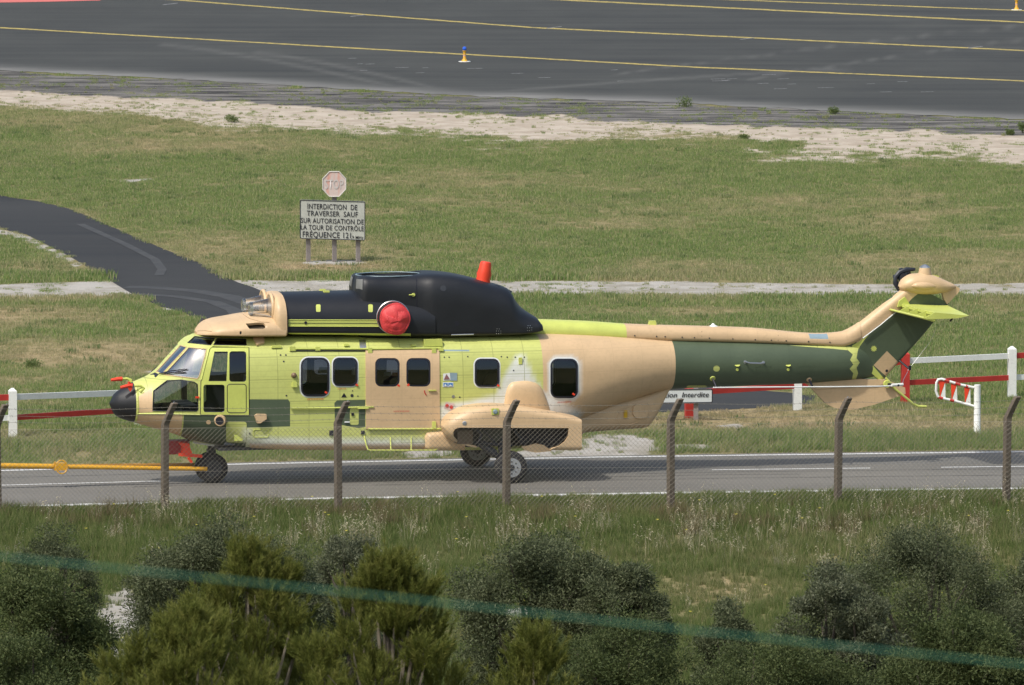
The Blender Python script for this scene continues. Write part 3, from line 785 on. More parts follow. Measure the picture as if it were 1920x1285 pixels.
# thin dark seals round the cockpit glass and door edges
for k, w in enumerate(cwin):
    MB().tube(surf_tube(body, w+[w[0]], 0.01, 0.001), 0.0095, 5).build('glazing_seal', 'tanp' if k in (0, 5) else 'seal', heli)
MB().tube(surf_tube(body, inset(door, -0.6)+[inset(door, -0.6)[0]], 0, 0.0), 0.010, 5).build('door_seal', 'seal', heli)
dp_ = rrect(426, 720.5, 461.5, 774, 5, 3)
MB().tube(surf_tube(body, dp_+[dp_[0]], 0, 0.008), 0.008, 5).build('panel_seal', 'seal', dparts[0])
MB().tube(surf_tube(body, [(258, 776), (300, 776), (344, 777), (376, 778)], 0, 0.004), 0.011, 5).build('sill_strip', 'limep', heli)
MB().tube(surf_tube(body, [(465, 652.5), (430, 651), (399, 650), (392, 656), (378, 712)], 0, 0.012), 0.013, 5).build('gutter', 'limep', heli)
MB().tube(surf_tube(body, [(258, 727), (259, 745), (260, 766), (256, 791)], 0, 0.002), 0.011, 5).build('nose_ring', 'limep', heli)
# cockpit interior
for W in (-.5, .5):
    mb = MB(); q = Vector((UB(432, 740, W), W, 0.0))
    mb.box(q+Vector((0, 0, 1.08)), (.46, .46, .12)).box(q+Vector((.24, 0, 1.45)), (.13, .46, .74), Matrix.Rotation(.18, 3, 'Y')).box(q+Vector((.33, 0, 1.93)), (.10, .26, .22)).box(q+Vector((0, 0, .92)), (.3, .3, .26))
    mb.build('pilot_seat', paint('seat_fabric', (0.10, 0.115, 0.135), 0.8), heli)
mb = MB(); q = Vector((UB(345, 745, 0), 0, 0))
mb.box(q+Vector((0.02, 0, 1.50)), (.32, 1.25, .12)).box(q+Vector((.10, 0, 1.28)), (.16, 1.2, .40)).box(q+Vector((.45, 0, .95)), (.75, .28, .25))
mb.box(q+Vector((.18, .12, 1.16)), (.45, .8, .34)); mb.build('instrument_panel', 'dark', heli)
mb = MB(); q = Vector((UB(480, 745, 0), 0, 1.62)); mb.box(q, (.05, 1.74, 1.5)); mb.build('bulkhead', paint('bulkhead_grey', (0.09, 0.095, 0.10), .7), heli)
mb = MB(); q = Vector((UB(700, 745, 0), 0, .72)); mb.box(q, (6.4, 1.4, .06)); mb.build('cabin_floor', 'dark', heli)
mb = MB(); q0 = Vector((UB(1110, 745, 0), 0, 1.95)); mb.box(q0, (.05, 1.2, .9)); mb.build('rear_bulkhead', 'dark', heli)

# loose things seen through the cabin windows
for x, y, w, h, mt in ((606, 694, .20, .12, 'whitep'), (664, 696, .10, .14, 'whitep'), (727, 701, .14, .08, 'whitep'), (741, 702, .14, .07, 'orange')):
    q = hp(x, y, .78); MB().box(q, (w, .10, h), None, 0, .7).build('cabin_item', mt, heli)
for k in range(5):
    q = Vector((UB(590+k*95, 745, 0), .50, .92)); MB().box(q, (.42, .42, .10)).box(q+Vector((0, .20, .16)), (.42, .08, .30)).build('cabin_seat', 'dark', heli)
# ---- lower rear keel
fn, a0, a1 = loft_fn([(985, 800, 845, .62, 4, 4, .5), (1060, 780, 838, .58, 4, 4, .5), (1090, 765, 814, .50, 4, 3.5, .5), (1150, 745, 809, .42, 4, 3, .5), (1208, 735, 804, .34, 4, 3, .5), (1222, 730, 790, .30, 4, 3, .5), (1252, 722, 731, .22, 4, 3, .5)], 0, 0.8)
keel = Surf(fn, a0, a1, 60, 30, 1.2); keel.solve([], 0.06, 22)
keel.part('tail_keel', keel.lab == -1, ['tanp'], heli, None)
pn = [(1158, 785), (1163, 771), (1180, 764), (1185, 770), (1190, 788), (1200, 790), (1214, 783), (1196, 799), (1172, 800)]
MB().tube(surf_tube(keel, [(1157, 786), (1160, 772), (1172, 765), (1186, 762)], 0, .002), .008, 5).tube(surf_tube(keel, [(1157, 786), (1163, 796), (1176, 798), (1196, 792)], 0, .002), .008, 5).build('panel_edge', 'tanp', heli)
for nm_, poly, mt in (('hatch', rrect(1186, 757, 1214, 785, 11, 4), 'tanp'),):
    pts = [keel.at(x, y, 0.0)[0] for x, y in poly]; n_ = keel.at(1200, 770)[1]
    MB().prism(pts, n_*0.035).build(nm_, mt, heli)
c_, n_ = keel.at(1172.5, 777)
MB().box(c_+n_*.01, (.07, .03, .15)).build('placard', paint('placard_yellow', (.55, .33, .01), .6), heli)

# ---- spine fairing over the boom
fn, a0, a1 = loft_fn([(965, 597, 634, .36, 2.3, 3, .35), (1100, 602, 637, .33, 2.3, 3, .35), (1175, 607, 640, .30, 2.3, 3, .35), (1400, 614, 645, .25, 2.3, 3, .35), (1540, 624.5, 650, .22, 2.3, 3, .35), (1575, 622, 652, .21, 2.3, 3, .35), (1600, 611, 645, .19, 2.3, 3, .35), (1610, 604, 640, .17, 2.3, 3, .35)], 0, 0.8)
spine = Surf(fn, a0, a1, 90, 30, .9)
us_ = [UB(x, 625, -.2) for x in (1173, 1518, 1553)]
spine.solve([('tan', ('uv', [(us_[0], 0), (a1, 0), (a1, .9), (us_[0], .9)])), ('blue', ('uv', [(us_[1], .12), (us_[2], .12), (us_[2], .34), (us_[1], .34)]))], 0.08, 22)
spine.part('driveshaft_fairing', spine.lab >= -1, ['limep', 'tan', 'bluegrey'], heli, spine.lab+1)
for x in (1315, 1458): MB().tube(surf_tube(spine, [(x, 612+(x-1315)*.05), (x+1, 622+(x-1315)*.05), (x+1, 632+(x-1315)*.05)], 0, 0), .006, 4).build('panel_joint', 'dark', heli)
for x in (1190, 1231, 1247, 1279, 1302, 1330, 1374, 1416, 1446, 1474, 1516, 1556): 
    p, n_ = spine.at(x, 629.5+(x-1190)*.034); MB().lathe(p-n_*.01, n_, [(0, .014), (.022, .014)], 6).build('latch', 'darkmetal', heli)
MB().tube(surf_tube(body, [(1270, 639), (1400, 641), (1590, 645.5)], 0, .012), .012, 5).build('joint_strip', 'whitep', heli)
p = hp(1223, 611, 0); MB().box(p+Vector((0, 0, .03)), (.17, .12, .14), None, 0, .7).build('antenna_block', 'limep', heli)
p = hp(1337, 612, 0); MB().lathe(p, (0, 0, 1), [(-.03, .10), (.0, .10), (.02, .05), (.06, .012)], 8).build('beacon', 'white', heli)

# ---- engine deck: black cowling, mast fairing, front fairing
fn, a0, a1 = loft_fn([(520.5, 548, 629, .80, 2.5, 8, .24), (600, 546.5, 630, .81, 2.5, 8, .24), (660, 545, 631, .82, 2.5, 8, .24), (720, 546, 632, .82, 2.5, 8, .24), (800, 552, 633, .80, 2.5, 8, .24)], 0, 1.0)
cowl = Surf(fn, a0, a1, 60, 44, 2.0)
cowl.solve([('lime', [(541, 600.5), (712, 601), (712, 612), (541, 611.5)]), ('lime', [(541, 624.5), (770, 625.5), (770, 640), (541, 640)]), ('lime', rrect(592.5, 571, 601, 585, 2, 2)), ('lime', rrect(690.5, 571, 699, 585.5, 2, 2))], 0.06, 34)
cowl.part('engine_cowling', cowl.lab >= -1, ['black', 'limep'], heli, np.where(cowl.lab >= 0, 1, 0))
MB().tube(surf_tube(cowl, [(541, 606), (712, 606.5)], 0, .002), .005, 4).build('panel_joint', 'dark', heli)
MB().tube(surf_tube(cowl, [(541, 600), (712, 600.5)], 0, .004), .008, 4).tube(surf_tube(cowl, [(541, 612), (712, 612.5)], 0, .004), .008, 4).build('hinge_strip', 'limep', heli)
p, n_ = cowl.at(573, 605.5); MB().lathe(p, n_, [(0, .03), (.012, .03)], 8).build('latch', 'seal', heli)
fn, a0, a1 = loft_fn([(662.5, 546, 640, .48, 3, 8, .5), (663.5, 531, 640, .55, 3.5, 8, .5), (665.5, 520, 640, .59, 4, 8, .5), (673, 514.5, 640, .63, 6, 8, .5), (730, 514.0, 640, .66, 5, 8, .45), (775, 511.5, 638, .70, 5.0, 8, .35), (800, 509.5, 634, .77, 5.2, 8, .22), (830, 511, 634, .78, 5.2, 8, .20),
 (870, 517.5, 633, .78, 4.8, 8, .20), (910, 528, 632, .77, 4.2, 8, .20), (946, 538.5, 631, .76, 3.4, 8, .20), (952, 544, 630, .765, 2.5, 8, .2), (958, 555, 630, .763, 2.3, 8, .2), (967, 568, 629, .76, 2.2, 8, .2), (979, 579, 627, .75, 2.3, 8, .2), (994, 589, 624, .74, 2.6, 8, .2), (1000.5, 594, 622, .735, 3, 8, .2), (1002.5, 600, 621, .72, 3, 8, .2)], 0, 1.0)
mast = Surf(fn, a0, a1, 160, 54, 2.0)
# the mast opening in the flat top, an ellipse cut in the half surface
mu0, mu1 = UB(668, 515, 0), UB(788, 513, 0); mc = (mu0+mu1)/2; mr = (mu1-mu0)/2
ell = []
for k in range(21):
    a = PI*k/20; u = mc + mr*math.cos(PI-a)*1.0; w = .475*math.sin(a)
    # find t where |W| equals w on the top
    tt = np.linspace(0, .5, 800); ww = -mast.fn(np.full(800, u), tt)[:, 1]; j = int(np.argmin(np.abs(ww-w))); ell.append((u, max(0, tt[j]*2.0)))
ell[0] = (ell[0][0], 0); ell[-1] = (ell[-1][0], 0)
mast.solve([('hole', ('uv', ell)), ('plate', [(668, 524), (680, 524), (679.5, 544), (667, 544)]), ('plate', [(766, 585.5), (778, 585.5), (779, 619), (760, 619)])], 0.06, 44)
mast.part('mast_fairing', mast.lab != 0, ['black', paint('grey_plate', (.16, .16, .15), .5)], heli, np.where(mast.lab > 0, 1, 0), 0, .09)
zt = mast.fn(np.array([mc]), np.array([0.0]))[0][2]
ring = [(mc+mr*1.0*math.cos(2*PI*k/40), .485*math.sin(2*PI*k/40), zt-.004) for k in range(40)]
MB().tube(ring+[ring[0]], .011, 6, 0, False).build('mast_rim', 'bluegrey', heli)
MB().lathe((mc, 0, zt-.42), (0, 0, 1), [(0, .6), (.02, .6)], 24).build('gearbox_deck', 'limep', heli)
MB().lathe((mc, 0, zt-.42), (0, 0, 1), [(0, .22), (.22, .20), (.26, .12), (.33, .12)], 20).build('rotor_mast', 'darkmetal', heli)
MB().tube(surf_tube(mast, [(781, 520), (781.5, 560), (782, 632)], 0, .0), .008, 5).build('panel_joint', 'seal', heli)
p, n_ = mast.at(775, 553); MB().lathe(p, n_, [(0, .035), (.02, .035)], 12).tube([p+n_*.03, p+n_*.03+Vector((-.09, 0, .0))], .012, 6).build('cowl_handle', 'limep', heli)
p, n_ = mast.at(857, 607); MB().lathe(p, n_, [(-.005, .045), (.003, .045)], 12).build('drain_port', 'seal', heli)
p, n_ = mast.at(831, 541); MB().lathe(p, n_, [(-.005, .06), (.004, .06)], 14).build('port_cover', 'darkmetal', heli)
MB().tube(surf_tube(mast, [(846, 628), (888, 627)], 0, .004), .012, 5).build('chafe_strip', 'metal', heli)
for cx, cy in ((935, 624), (993, 618)):
    mb = MB()
    for dx, dy in ((-3, -7), (1, -7), (-4, -3), (0, -3), (4, -3), (-4, 2), (0, 2), (4, 1)):
        p, n_ = mast.at(cx+dx, cy+dy); mb.lathe(p, n_, [(0, .010), (.008, .008)], 5)
    tag(mb.build('bolts', 'metal', heli), kind='stuff')
for x, y in ((605, 546), (612, 549)):
    p = hp(x, y, -.15 if x > 606 else .12); MB().box(p, (.14, .08, .08), None, 0, .75).build('lifting_eye', 'limep', heli)
# rear lip of the mast fairing: exhaust shroud edge
p0 = hp(898, 533, -.50); p1 = hp(958, 551, -.42)
MB().prism([hp(890, 530, -.46), hp(935, 536, -.40), hp(960, 546, -.34), hp(957, 556, -.46), hp(952, 562, -.60), hp(900, 545, -.62)], (0, .03, 0)).build('exhaust_shroud', 'black', heli)
# front fairing and intake hood
fn, a0, a1 = loft_fn([(367, 624, 628, .12, 2.2, 4, .2), (374, 617, 630, .50, 2.2, 4, .2), (386, 604, 631.5, .72, 2.2, 5, .2), (398, 599, 632, .80, 2.3, 6, .2), (430, 593, 632.5, .86, 2.4, 8, .2), (458, 588, 633, .88, 2.4, 8, .22), (490, 585, 633, .88, 2.4, 8, .22), (520, 585, 633, .87, 2.4, 8, .22)], 0, 1.0)
ff = Surf(fn, a0, a1, 70, 40, 2.0)
vent = [(460.5, 607), (485, 605), (494, 605.5), (498, 610), (497, 615), (493, 617), (468, 617), (464, 612)]
ff.solve([('hole', vent), ('hole', rrect(449.5, 621, 453, 627.5, 1, 1))], 0.05, 34)
ff.part('front_fairing', ff.lab < 0, ['tan'], heli, None, 0, .05, True, {'primer': np.zeros(len(ff.V))})
MB().prism([ff.at(x, y, -.10)[0] for x, y in inset(vent, -3)], (0, .02, 0)).build('vent_duct', paint('duct_brown', (.12, .09, .055), .7), heli)
jb = paint('joint_brown', (.25, .15, .07), .7)
MB().tube(surf_tube(ff, [(456, 590), (468, 598), (490, 604), (505, 605)], 0, .0), .007, 4).build('panel_joint', jb, heli)
MB().tube(surf_tube(ff, [(370, 621), (385, 620.5), (397, 622)], 0, 0), .006, 4).build('panel_joint', jb, heli)
fn, a0, a1 = loft_fn([(499.5, 563, 633, .66, 3.0, 8, .3), (500.5, 557.5, 633, .75, 3.0, 8, .3), (503, 552, 633, .82, 3.0, 8, .3), (507, 548.5, 633, .855, 3.0, 8, .3), (513, 547, 633, .87, 2.8, 8, .3), (522, 547, 633, .865, 2.6, 8, .3)], 0, 1.0)
hood = Surf(fn, a0, a1, 20, 54, 2.0); hood.solve([], .04, 44)
hood.part('intake_hood', hood.lab < 0, ['tan'], heli, None, 0, 0, True, {'primer': np.zeros(len(hood.V))})
fc = [tuple(hood.fn(np.array([a0+.002]), np.array([k/30]))[0]) for k in range(31)]; fc += [(q[0], -q[1], q[2]) for q in fc[-2:0:-1]]
mesh_obj('hood_front', fc, [tuple(range(len(fc)))], 'tanp', heli)
for W in (-.36, .36):
    cz = hp(512, 579, -.36).z
    MB().lathe((a0-.012, W, cz), (1, 0, 0), [(0, .275), (.02, .275)], 28).build('intake_screen', paint('screen_brown', (.30, .225, .14), .8), heli)
for W in (-.36, .36):
    cz = hp(512, 579, -.36).z; lip = []
    for k in range(25):
        a = 2*PI*k/24; lip.append((a0+.01, W+.285*math.cos(a), cz+.285*math.sin(a)))
    MB().tube(lip, .035, 10, 0, False).build('intake_lip', 'tanp', heli, True)
    fr = Vector((UB(470, 580, -.40), W, hp(470, 580, -.40).z)); bk = Vector((a0-.01, W, cz-.04))
    MB().tube([fr, fr*.5+bk*.5, bk], [.125, .19, .255], 20, 0, False).build('intake_guard', 'clear', heli, True)
    MB().lathe(fr, (-1, 0, 0), [(-.04, .13), (0, .135), (.02, .12)], 20).build('guard_ring', 'clear', heli, True)
    for an in (.4, 3.5):
        d1 = Vector((0, math.cos(an), math.sin(an))); MB().tube([fr+d1*.127, bk+d1*.278], .005, 4).build('guard_wire', 'metal', heli)
p, n_ = ff.at(483, 641) if False else body.at(483, 642)
MB().prism([body.at(x, y, .0)[0] for x, y in ((474, 636), (495, 635.5), (495.5, 646), (481, 650))], n_*.05).build('scoop', 'tanp', heli)
p = hp(372, 607, .55); MB().tube([p+Vector((-.02, 0, -.15)), p+Vector((.10, 0, .10))], .045, 8).build('windscreen_post_light', 'dark', heli)

def mirror(o, name=None, parent=None):
    """a copy of a part on the aircraft's other side"""
    me = o.data.copy(); co = np.zeros(len(me.vertices)*3, np.float32); me.vertices.foreach_get('co', co); co = co.reshape(-1, 3); co[:, 1] *= -1
    me.vertices.foreach_set('co', co.ravel()); me.flip_normals(); me.update()
    return link(bpy.data.objects.new(name or o.name.split('.')[0], me), parent or o.parent)
# ---- sponsons
SW = -1.31
fn, a0, a1 = loft_fn([(828, 799, 802, .10, 2.2, 2.2, .5), (830.5, 789, 812, .24, 2.3, 2.3, .5), (838, 779, 823, .33, 2.5, 2.5, .5), (852, 769.5, 832, .39, 2.8, 3, .5), (877, 761, 840, .425, 4.0, 4, .5), (912, 757.5, 845, .44, 5.5, 5, .5), (952, 759.5, 847, .445, 7.5, 6, .5), (1012, 768, 846, .445, 9, 8, .5), (1067, 779, 845, .44, 11, 10, .5), (1081, 782, 845, .44, 12, 10, .5)], SW, 0.9)
spo = Surf(fn, a0, a1, 90, 60, 1.8, SW)
well = [(849, 812), (853, 805.5), (860, 802), (1066.5, 803), (1065.5, 818), (1059, 828), (1047, 837), (1034, 842), (1030, 't', 1.8), (895, 't', 1.8), (893, 843), (872, 838.5), (858, 831), (849.5, 820)]
spo.solve([('hole', well)], .045, 44)
so_ = spo.part('sponson', spo.lab < 0, ['tan'], heli, None, 0, .03, True, {'primer': np.zeros(len(spo.V))})[0]
mirror(so_)
endc = [tuple(spo.fn(np.array([a1]), np.array([k/20]))[0]) for k in range(21)]; endc += [(p[0], 2*SW-p[1], p[2]) for p in endc[-2:0:-1]]
ec = mesh_obj('sponson_end', [(p[0]-.002, p[1], p[2]) for p in endc], [tuple(reversed(range(len(endc))))], 'tanp', heli); mirror(ec)
zc = hp(960, 822, SW).z
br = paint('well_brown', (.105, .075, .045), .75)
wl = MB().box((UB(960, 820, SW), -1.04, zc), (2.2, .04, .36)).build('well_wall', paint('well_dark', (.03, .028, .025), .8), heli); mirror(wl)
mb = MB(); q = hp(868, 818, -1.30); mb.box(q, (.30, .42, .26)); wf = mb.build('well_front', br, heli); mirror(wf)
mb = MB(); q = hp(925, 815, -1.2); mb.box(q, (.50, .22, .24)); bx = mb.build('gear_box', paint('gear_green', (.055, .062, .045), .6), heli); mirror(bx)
mb = MB()
mb.prism([hp(975, 804, -1.5), hp(1064, 804, -1.5), hp(1063, 818, -1.5), hp(1046, 834, -1.5), hp(1028, 840, -1.5), hp(1016, 833, -1.5), hp(1002, 824, -1.5), hp(985, 836, -1.5), hp(972, 828, -1.5)], (0, .35, 0)); sk = mb.build('gear_gaiter', 'rubber', heli); mirror(sk)
mb = MB(); mb.prism([hp(978, 838, -1.55), hp(992, 836, -1.55), hp(1005, 832, -1.55), hp(1020, 835, -1.55), hp(1035, 846, -1.55), hp(1005, 849, -1.55), hp(985, 845, -1.55)], (0, .08, 0)); gd = mb.build('gear_door', 'tanp', heli); mirror(gd)
mb = MB()
for pts, r in (([hp(895, 806, -1.5), hp(903, 815, -1.5), hp(898, 828, -1.5)], .025), ([hp(905, 804, -1.4), hp(930, 832, -1.4)], .02), ([hp(965, 805, -1.5), hp(972, 818, -1.5), hp(990, 830, -1.45)], .025), ([hp(890, 830, -1.4), hp(960, 836, -1.4)], .03), ([hp(975, 806, -1.52), hp(1064, 806, -1.52)], .012)):
    mirror(MB().tube(pts, r, 6).build('gear_link', 'darkmetal', heli))

# hump over the sponson, front step fairing
fn, a0, a1 = loft_fn([(943, 764, 775, .06, 2.5, 4, .3), (946, 740, 775, .12, 3.2, 4, .3), (951, 724, 775, .15, 3.4, 4, .3), (960, 716, 775, .175, 3.6, 4, .3), (983, 713.5, 776, .19, 3.6, 4, .3), (1001, 716.5, 778, .185, 3.4, 4, .3), (1013, 725, 780, .16, 3.2, 4, .3), (1022, 743, 782, .12, 3, 4, .3), (1032, 770, 784, .05, 2.6, 4, .3)], -.94, .9)
hm = Surf(fn, a0, a1, 50, 40, 1.2, -.94); hm.solve([], .03, 34); h_ = hm.part('sponson_hump', hm.lab < 0, ['tanp'], heli)[0]; mirror(h_)
fn, a0, a1 = loft_fn([(795, 822, 843, .10, 3, 3, .5), (797, 813, 844, .16, 3.5, 3.5, .5), (801, 811, 845, .19, 4, 4, .5), (830, 808.5, 846, .20, 4, 4, .5), (868, 806, 846, .20, 4, 4, .5)], -.98, .9)
fs_ = Surf(fn, a0, a1, 30, 30, .9, -.98); fs_.solve([], .04, 24); h_ = fs_.part('step_fairing', fs_.lab < 0, ['tanp'], heli)[0]; mirror(h_)
p, n_ = spo.at(928, 772); MB().box(p, (.14, .05, .12)).lathe(p-Vector((0, .02, 0)), (0, -1, 0), [(0, .045), (.02, .045), (.03, .03)], 14, 1).build('position_light', ['limep', 'bluegrey'], heli)
p, n_ = spo.at(871, 794); MB().lathe(p-n_*.02, n_, [(0, .042), (.026, .042), (.03, .03)], 14).build('filler_cap', 'metal', heli)

# ---- landing gear
def wheel(c, r, w, name='wheel', rm='rim'):
    root = empty(name, c); root.parent = heli
    MB().lathe((0, -w/2, 0), (0, 1, 0), [(0, r*.60), (.008, r*.80), (w*.10, r*.93), (w*.22, r*.985), (w*.30, r), (w*.36, r*.985), (w*.42, r), (w*.58, r), (w*.64, r*.985), (w*.70, r), (w*.78, r*.985), (w*.90, r*.93), (w-.008, r*.80), (w, r*.60)], 36).build('tyre', 'rubber', root, True)
    MB().lathe((0, -w/2-.004, 0), (0, 1, 0), [(0, r*.53), (.0, r*.58), (.01, r*.60), (w*.9, r*.60), (w+.008, r*.58)], 28).build('rim', rm, root, True)
    mb = MB().lathe((0, -w/2-.02, 0), (0, 1, 0), [(0, r*.16), (.02, r*.20), (.03, r*.2)], 14)
    for k in range(8):
        a = 2*PI*k/8; mb.lathe((r*.36*math.cos(a), -w/2-.012, r*.36*math.sin(a)), (0, 1, 0), [(0, r*.05), (.012, r*.05)], 8)
    mb.build('hub', 'darkmetal', root, True)
    return root
for s_ in (-1, 1):
    wz = .32; cw = hp(957, 876, -1.5); c = Vector((cw.x, s_*1.5, wz))
    wheel(c, .32, .22)
    k = Vector((0, s_*.18*-1, 0))
    top = hp(900, 830, -1.28); top = Vector((top.x, s_*1.28, top.z)); low = c+Vector((-.02, -s_*.17, .05))
    MB().tube([top, top*.45+low*.55], [.085, .085], 12).tube([top*.5+low*.5, low], [.06, .06], 12).lathe(low, (0, s_, 0), [(-.05, .075), (.2, .07)], 12).build('trailing_arm', 'darkmetal', heli, True)
    MB().tube([top+Vector((.06, 0, .0)), top*.62+low*.38], [.035, .04], 10).build('gear_oleo', 'bluegrey', heli, True)
    MB().tube([low+Vector((-.12, 0, .04)), hp(938, 836, -1.3) if s_ < 0 else Vector((hp(938, 836, -1.3).x, 1.3, hp(938, 836, -1.3).z)), Vector((hp(945, 812, -1.25).x, s_*1.25, .95))], .05, 10).build('shock_strut', 'darkmetal', heli, True)
cn = hp(396, 872, 0); nz = .29
for W in (-.17, .17): wheel((cn.x, W, nz), .29, .16, 'wheel', 'darkmetal')
MB().tube([(cn.x-.02, 0, nz), (cn.x, 0, .52), (cn.x, 0, .75)], [.05, .06, .075], 12).tube([(cn.x, -.17, nz), (cn.x, .17, nz)], .035, 10).box((cn.x, 0, .62), (.16, .14, .06)).tube([(cn.x+.10, 0, .36), (cn.x+.16, 0, .48), (cn.x+.07, 0, .58)], .02, 6).build('nose_strut', 'darkmetal', heli, True)
pts = [body.at(362, 830)[0], body.at(400, 837)[0], body.at(448, 842)[0]]
MB().tube([q+Vector((0, .03, -.02)) for q in pts], .028, 6).build('belly_strake', 'whitep', heli)

# ---- fin, tail gearbox, stabiliser
SPAN = [(0.0, (1562, 640), (1652, 716), .16), (.25, (1598, 614), (1689, 675), .155), (.55, (1643, 579), (1730, 629), .145), (.85, (1687, 545), (1767, 584), .135), (1.0, (1704, 531), (1779, 569), .13)]
sv = [s_[0]*2.0 for s_ in SPAN]
LEu, LEz, TEu, TEz = [pchip(sv, q) for q in ([hp(*s_[1]).x for s_ in SPAN], [hp(*s_[1]).z for s_ in SPAN], [hp(*s_[2]).x for s_ in SPAN], [hp(*s_[2]).z for s_ in SPAN])]
THK = pchip(sv, [s_[3] for s_ in SPAN])
def fin_fn(u, t):
    t = np.asarray(t); x = t
    prof = np.where(x < .13, np.sqrt(np.clip(1-(1-x/.13)**2, 0, 1)), 1-.80*((x-.13)/.87)**1.1) * np.where(x > .985, (1-x)/.015, 1)
    w = THK(u)*np.clip(prof/1.0, 0, None)
    return np.stack([LEu(u)*(1-x)+TEu(u)*x, -w, LEz(u)*(1-x)+TEz(u)*x], -1)
fin = Surf(fin_fn, 0, 2.0, 60, 60, 1.1)
fin.solve([('tan', [(1585, 600), (1598, 613), (1608, 650), (1618, 633), (1700, 571), (1710, 560), (1760, 520), (1690, 520)]), ('lime', [(1590, 618), (1598.5, 613), (1614, 634), (1600, 645)]), ('lime', [(1683, 570), (1696, 557), (1706, 572), (1690, 576)]),
           ('lime', [(1598, 648), (1612, 640), (1634, 622), (1622, 636), (1612, 650), (1607, 665), (1610, 680), (1606, 690), (1610, 704), (1600, 714), (1590, 712)]),
           ('lime', [(1606, 712), (1637, 686), (1660, 713), (1655, 717)]), ('tan', [(1638, 685), (1663, 658.5), (1684, 679), (1664, 708)]),
           ('lime', [(1638.5+(6.2 if k % 2 == 0 else 4.2)*math.cos(k*PI/10), 654+(6.2 if k % 2 == 0 else 4.2)*math.sin(k*PI/10)) for k in range(20)])], .05, 36, 4)
fl = np.array([2, 1, 0, 0, 0, 0, 1, 0])[fin.lab+1]
fin.part('tail_fin', fin.lab >= -1, ['limep', 'tan', 'green'], heli, fl, 0, 0, True, {'primer': np.zeros(len(fin.V))})
# drive shaft cover along the leading edge
MB().tube([hp(1599, 628), hp(1607, 622), hp(1616, 615)], [.13, .15, .13], 16).build('shaft_cover', 'tanp', heli, True)
MB().tube(surf_tube(fin, [(1617, 634), (1650, 609), (1681, 583)], 0, .03), .012, 5).build('joint_strip', 'whitep', heli)
fn, a0, a1 = loft_fn([(1685, 537, 541, .05, 2, 2, .5), (1688, 528, 545, .13, 2, 2, .5), (1695, 520.5, 549, .20, 2, 2, .5), (1710, 513.5, 553, .25, 2.1, 2.1, .5), (1730, 512, 554.5, .27, 2.1, 2.1, .5), (1752, 517, 553.5, .25, 2.1, 2.1, .5), (1772, 525.5, 549, .18, 2, 2, .5), (1787, 532.5, 543, .09, 2, 2, .5), (1793, 536, 540, .03, 2, 2, .5)], 0, .8)
pod = Surf(fn, a0, a1, 40, 30, .7); pod.solve([], .03, 26); pod.part('tail_gearbox_fairing', pod.lab < 0, ['tanp'], heli)
fn, a0, a1 = loft_fn([(1709, 535, 538, .02, 2, 2, .5), (1716, 530, 542, .08, 2, 2, .5), (1732, 528, 545, .10, 2, 2, .5), (1746, 530.5, 543, .07, 2, 2, .5), (1757, 536, 539, .02, 2, 2, .5)], -.22, .8)
bl_ = Surf(fn, a0, a1, 24, 24, .4, -.22); bl_.solve([], .03, 16); bl_.part('blister', bl_.lab < 0, ['tanp'], heli)
p = hp(1734, 516); MB().lathe(p, (0, 0, 1), [(-.05, .145), (.0, .14), (.145, .105)], 18).build('beacon_base', 'tanp', heli, True)
MB().lathe(p+Vector((0, 0, .145)), (0, 0, 1), [(0, .105), (.02, .10), (.055, .045), (.065, .02)], 6).build('beacon_lens', 'metal', heli)
p = hp(1750, 516.5); MB().box(p, (.22, .05, .02), Matrix.Rotation(.22, 3, 'Y')).build('top_tab', 'limep', heli)
MB().prism([hp(1767, 549, -.05), hp(1785, 533, -.05), hp(1800, 541, -.05), hp(1798, 548, -.05), hp(1776, 571, -.05), hp(1770, 562, -.05)], (0, .10, 0)).build('tail_cone_plate', 'tanp', heli)
MB().prism([hp(1683, 576, -.19), hp(1686, 565, -.19), hp(1697, 557, -.19), hp(1706, 571, -.17)], (0, .05, 0)).build('access_panel', 'limep', heli)
mb = MB(); c = hp(1694, 521, .30); cu = c.x
mb.lathe((cu, .24, c.z), (0, 1, 0), [(0, .09), (.10, .11), (.18, .09), (.22, .05)], 14)
for k in range(5):
    a = .5+2*PI*k/5; d = Vector((math.cos(a), 0, math.sin(a))); e = Vector((cu, .38, c.z))
    mb.tube([e, e+d*.09, e+d*.15], [.045, .04, .045], 8); mb.box(e+d*.15, (.07, .09, .06), Matrix.Rotation(-a, 3, 'Y'))
mb.tube([hp(1686, 545, .26), hp(1679, 532, .28), hp(1679, 520, .3), hp(1687, 511, .3), hp(1700, 506, .3), hp(1716, 505, .28)], [.035, .05, .045, .05, .055, .03], 8)
mb.build('tail_rotor_hub', paint('hub_dark', (.012, .016, .026), .45), heli, True)
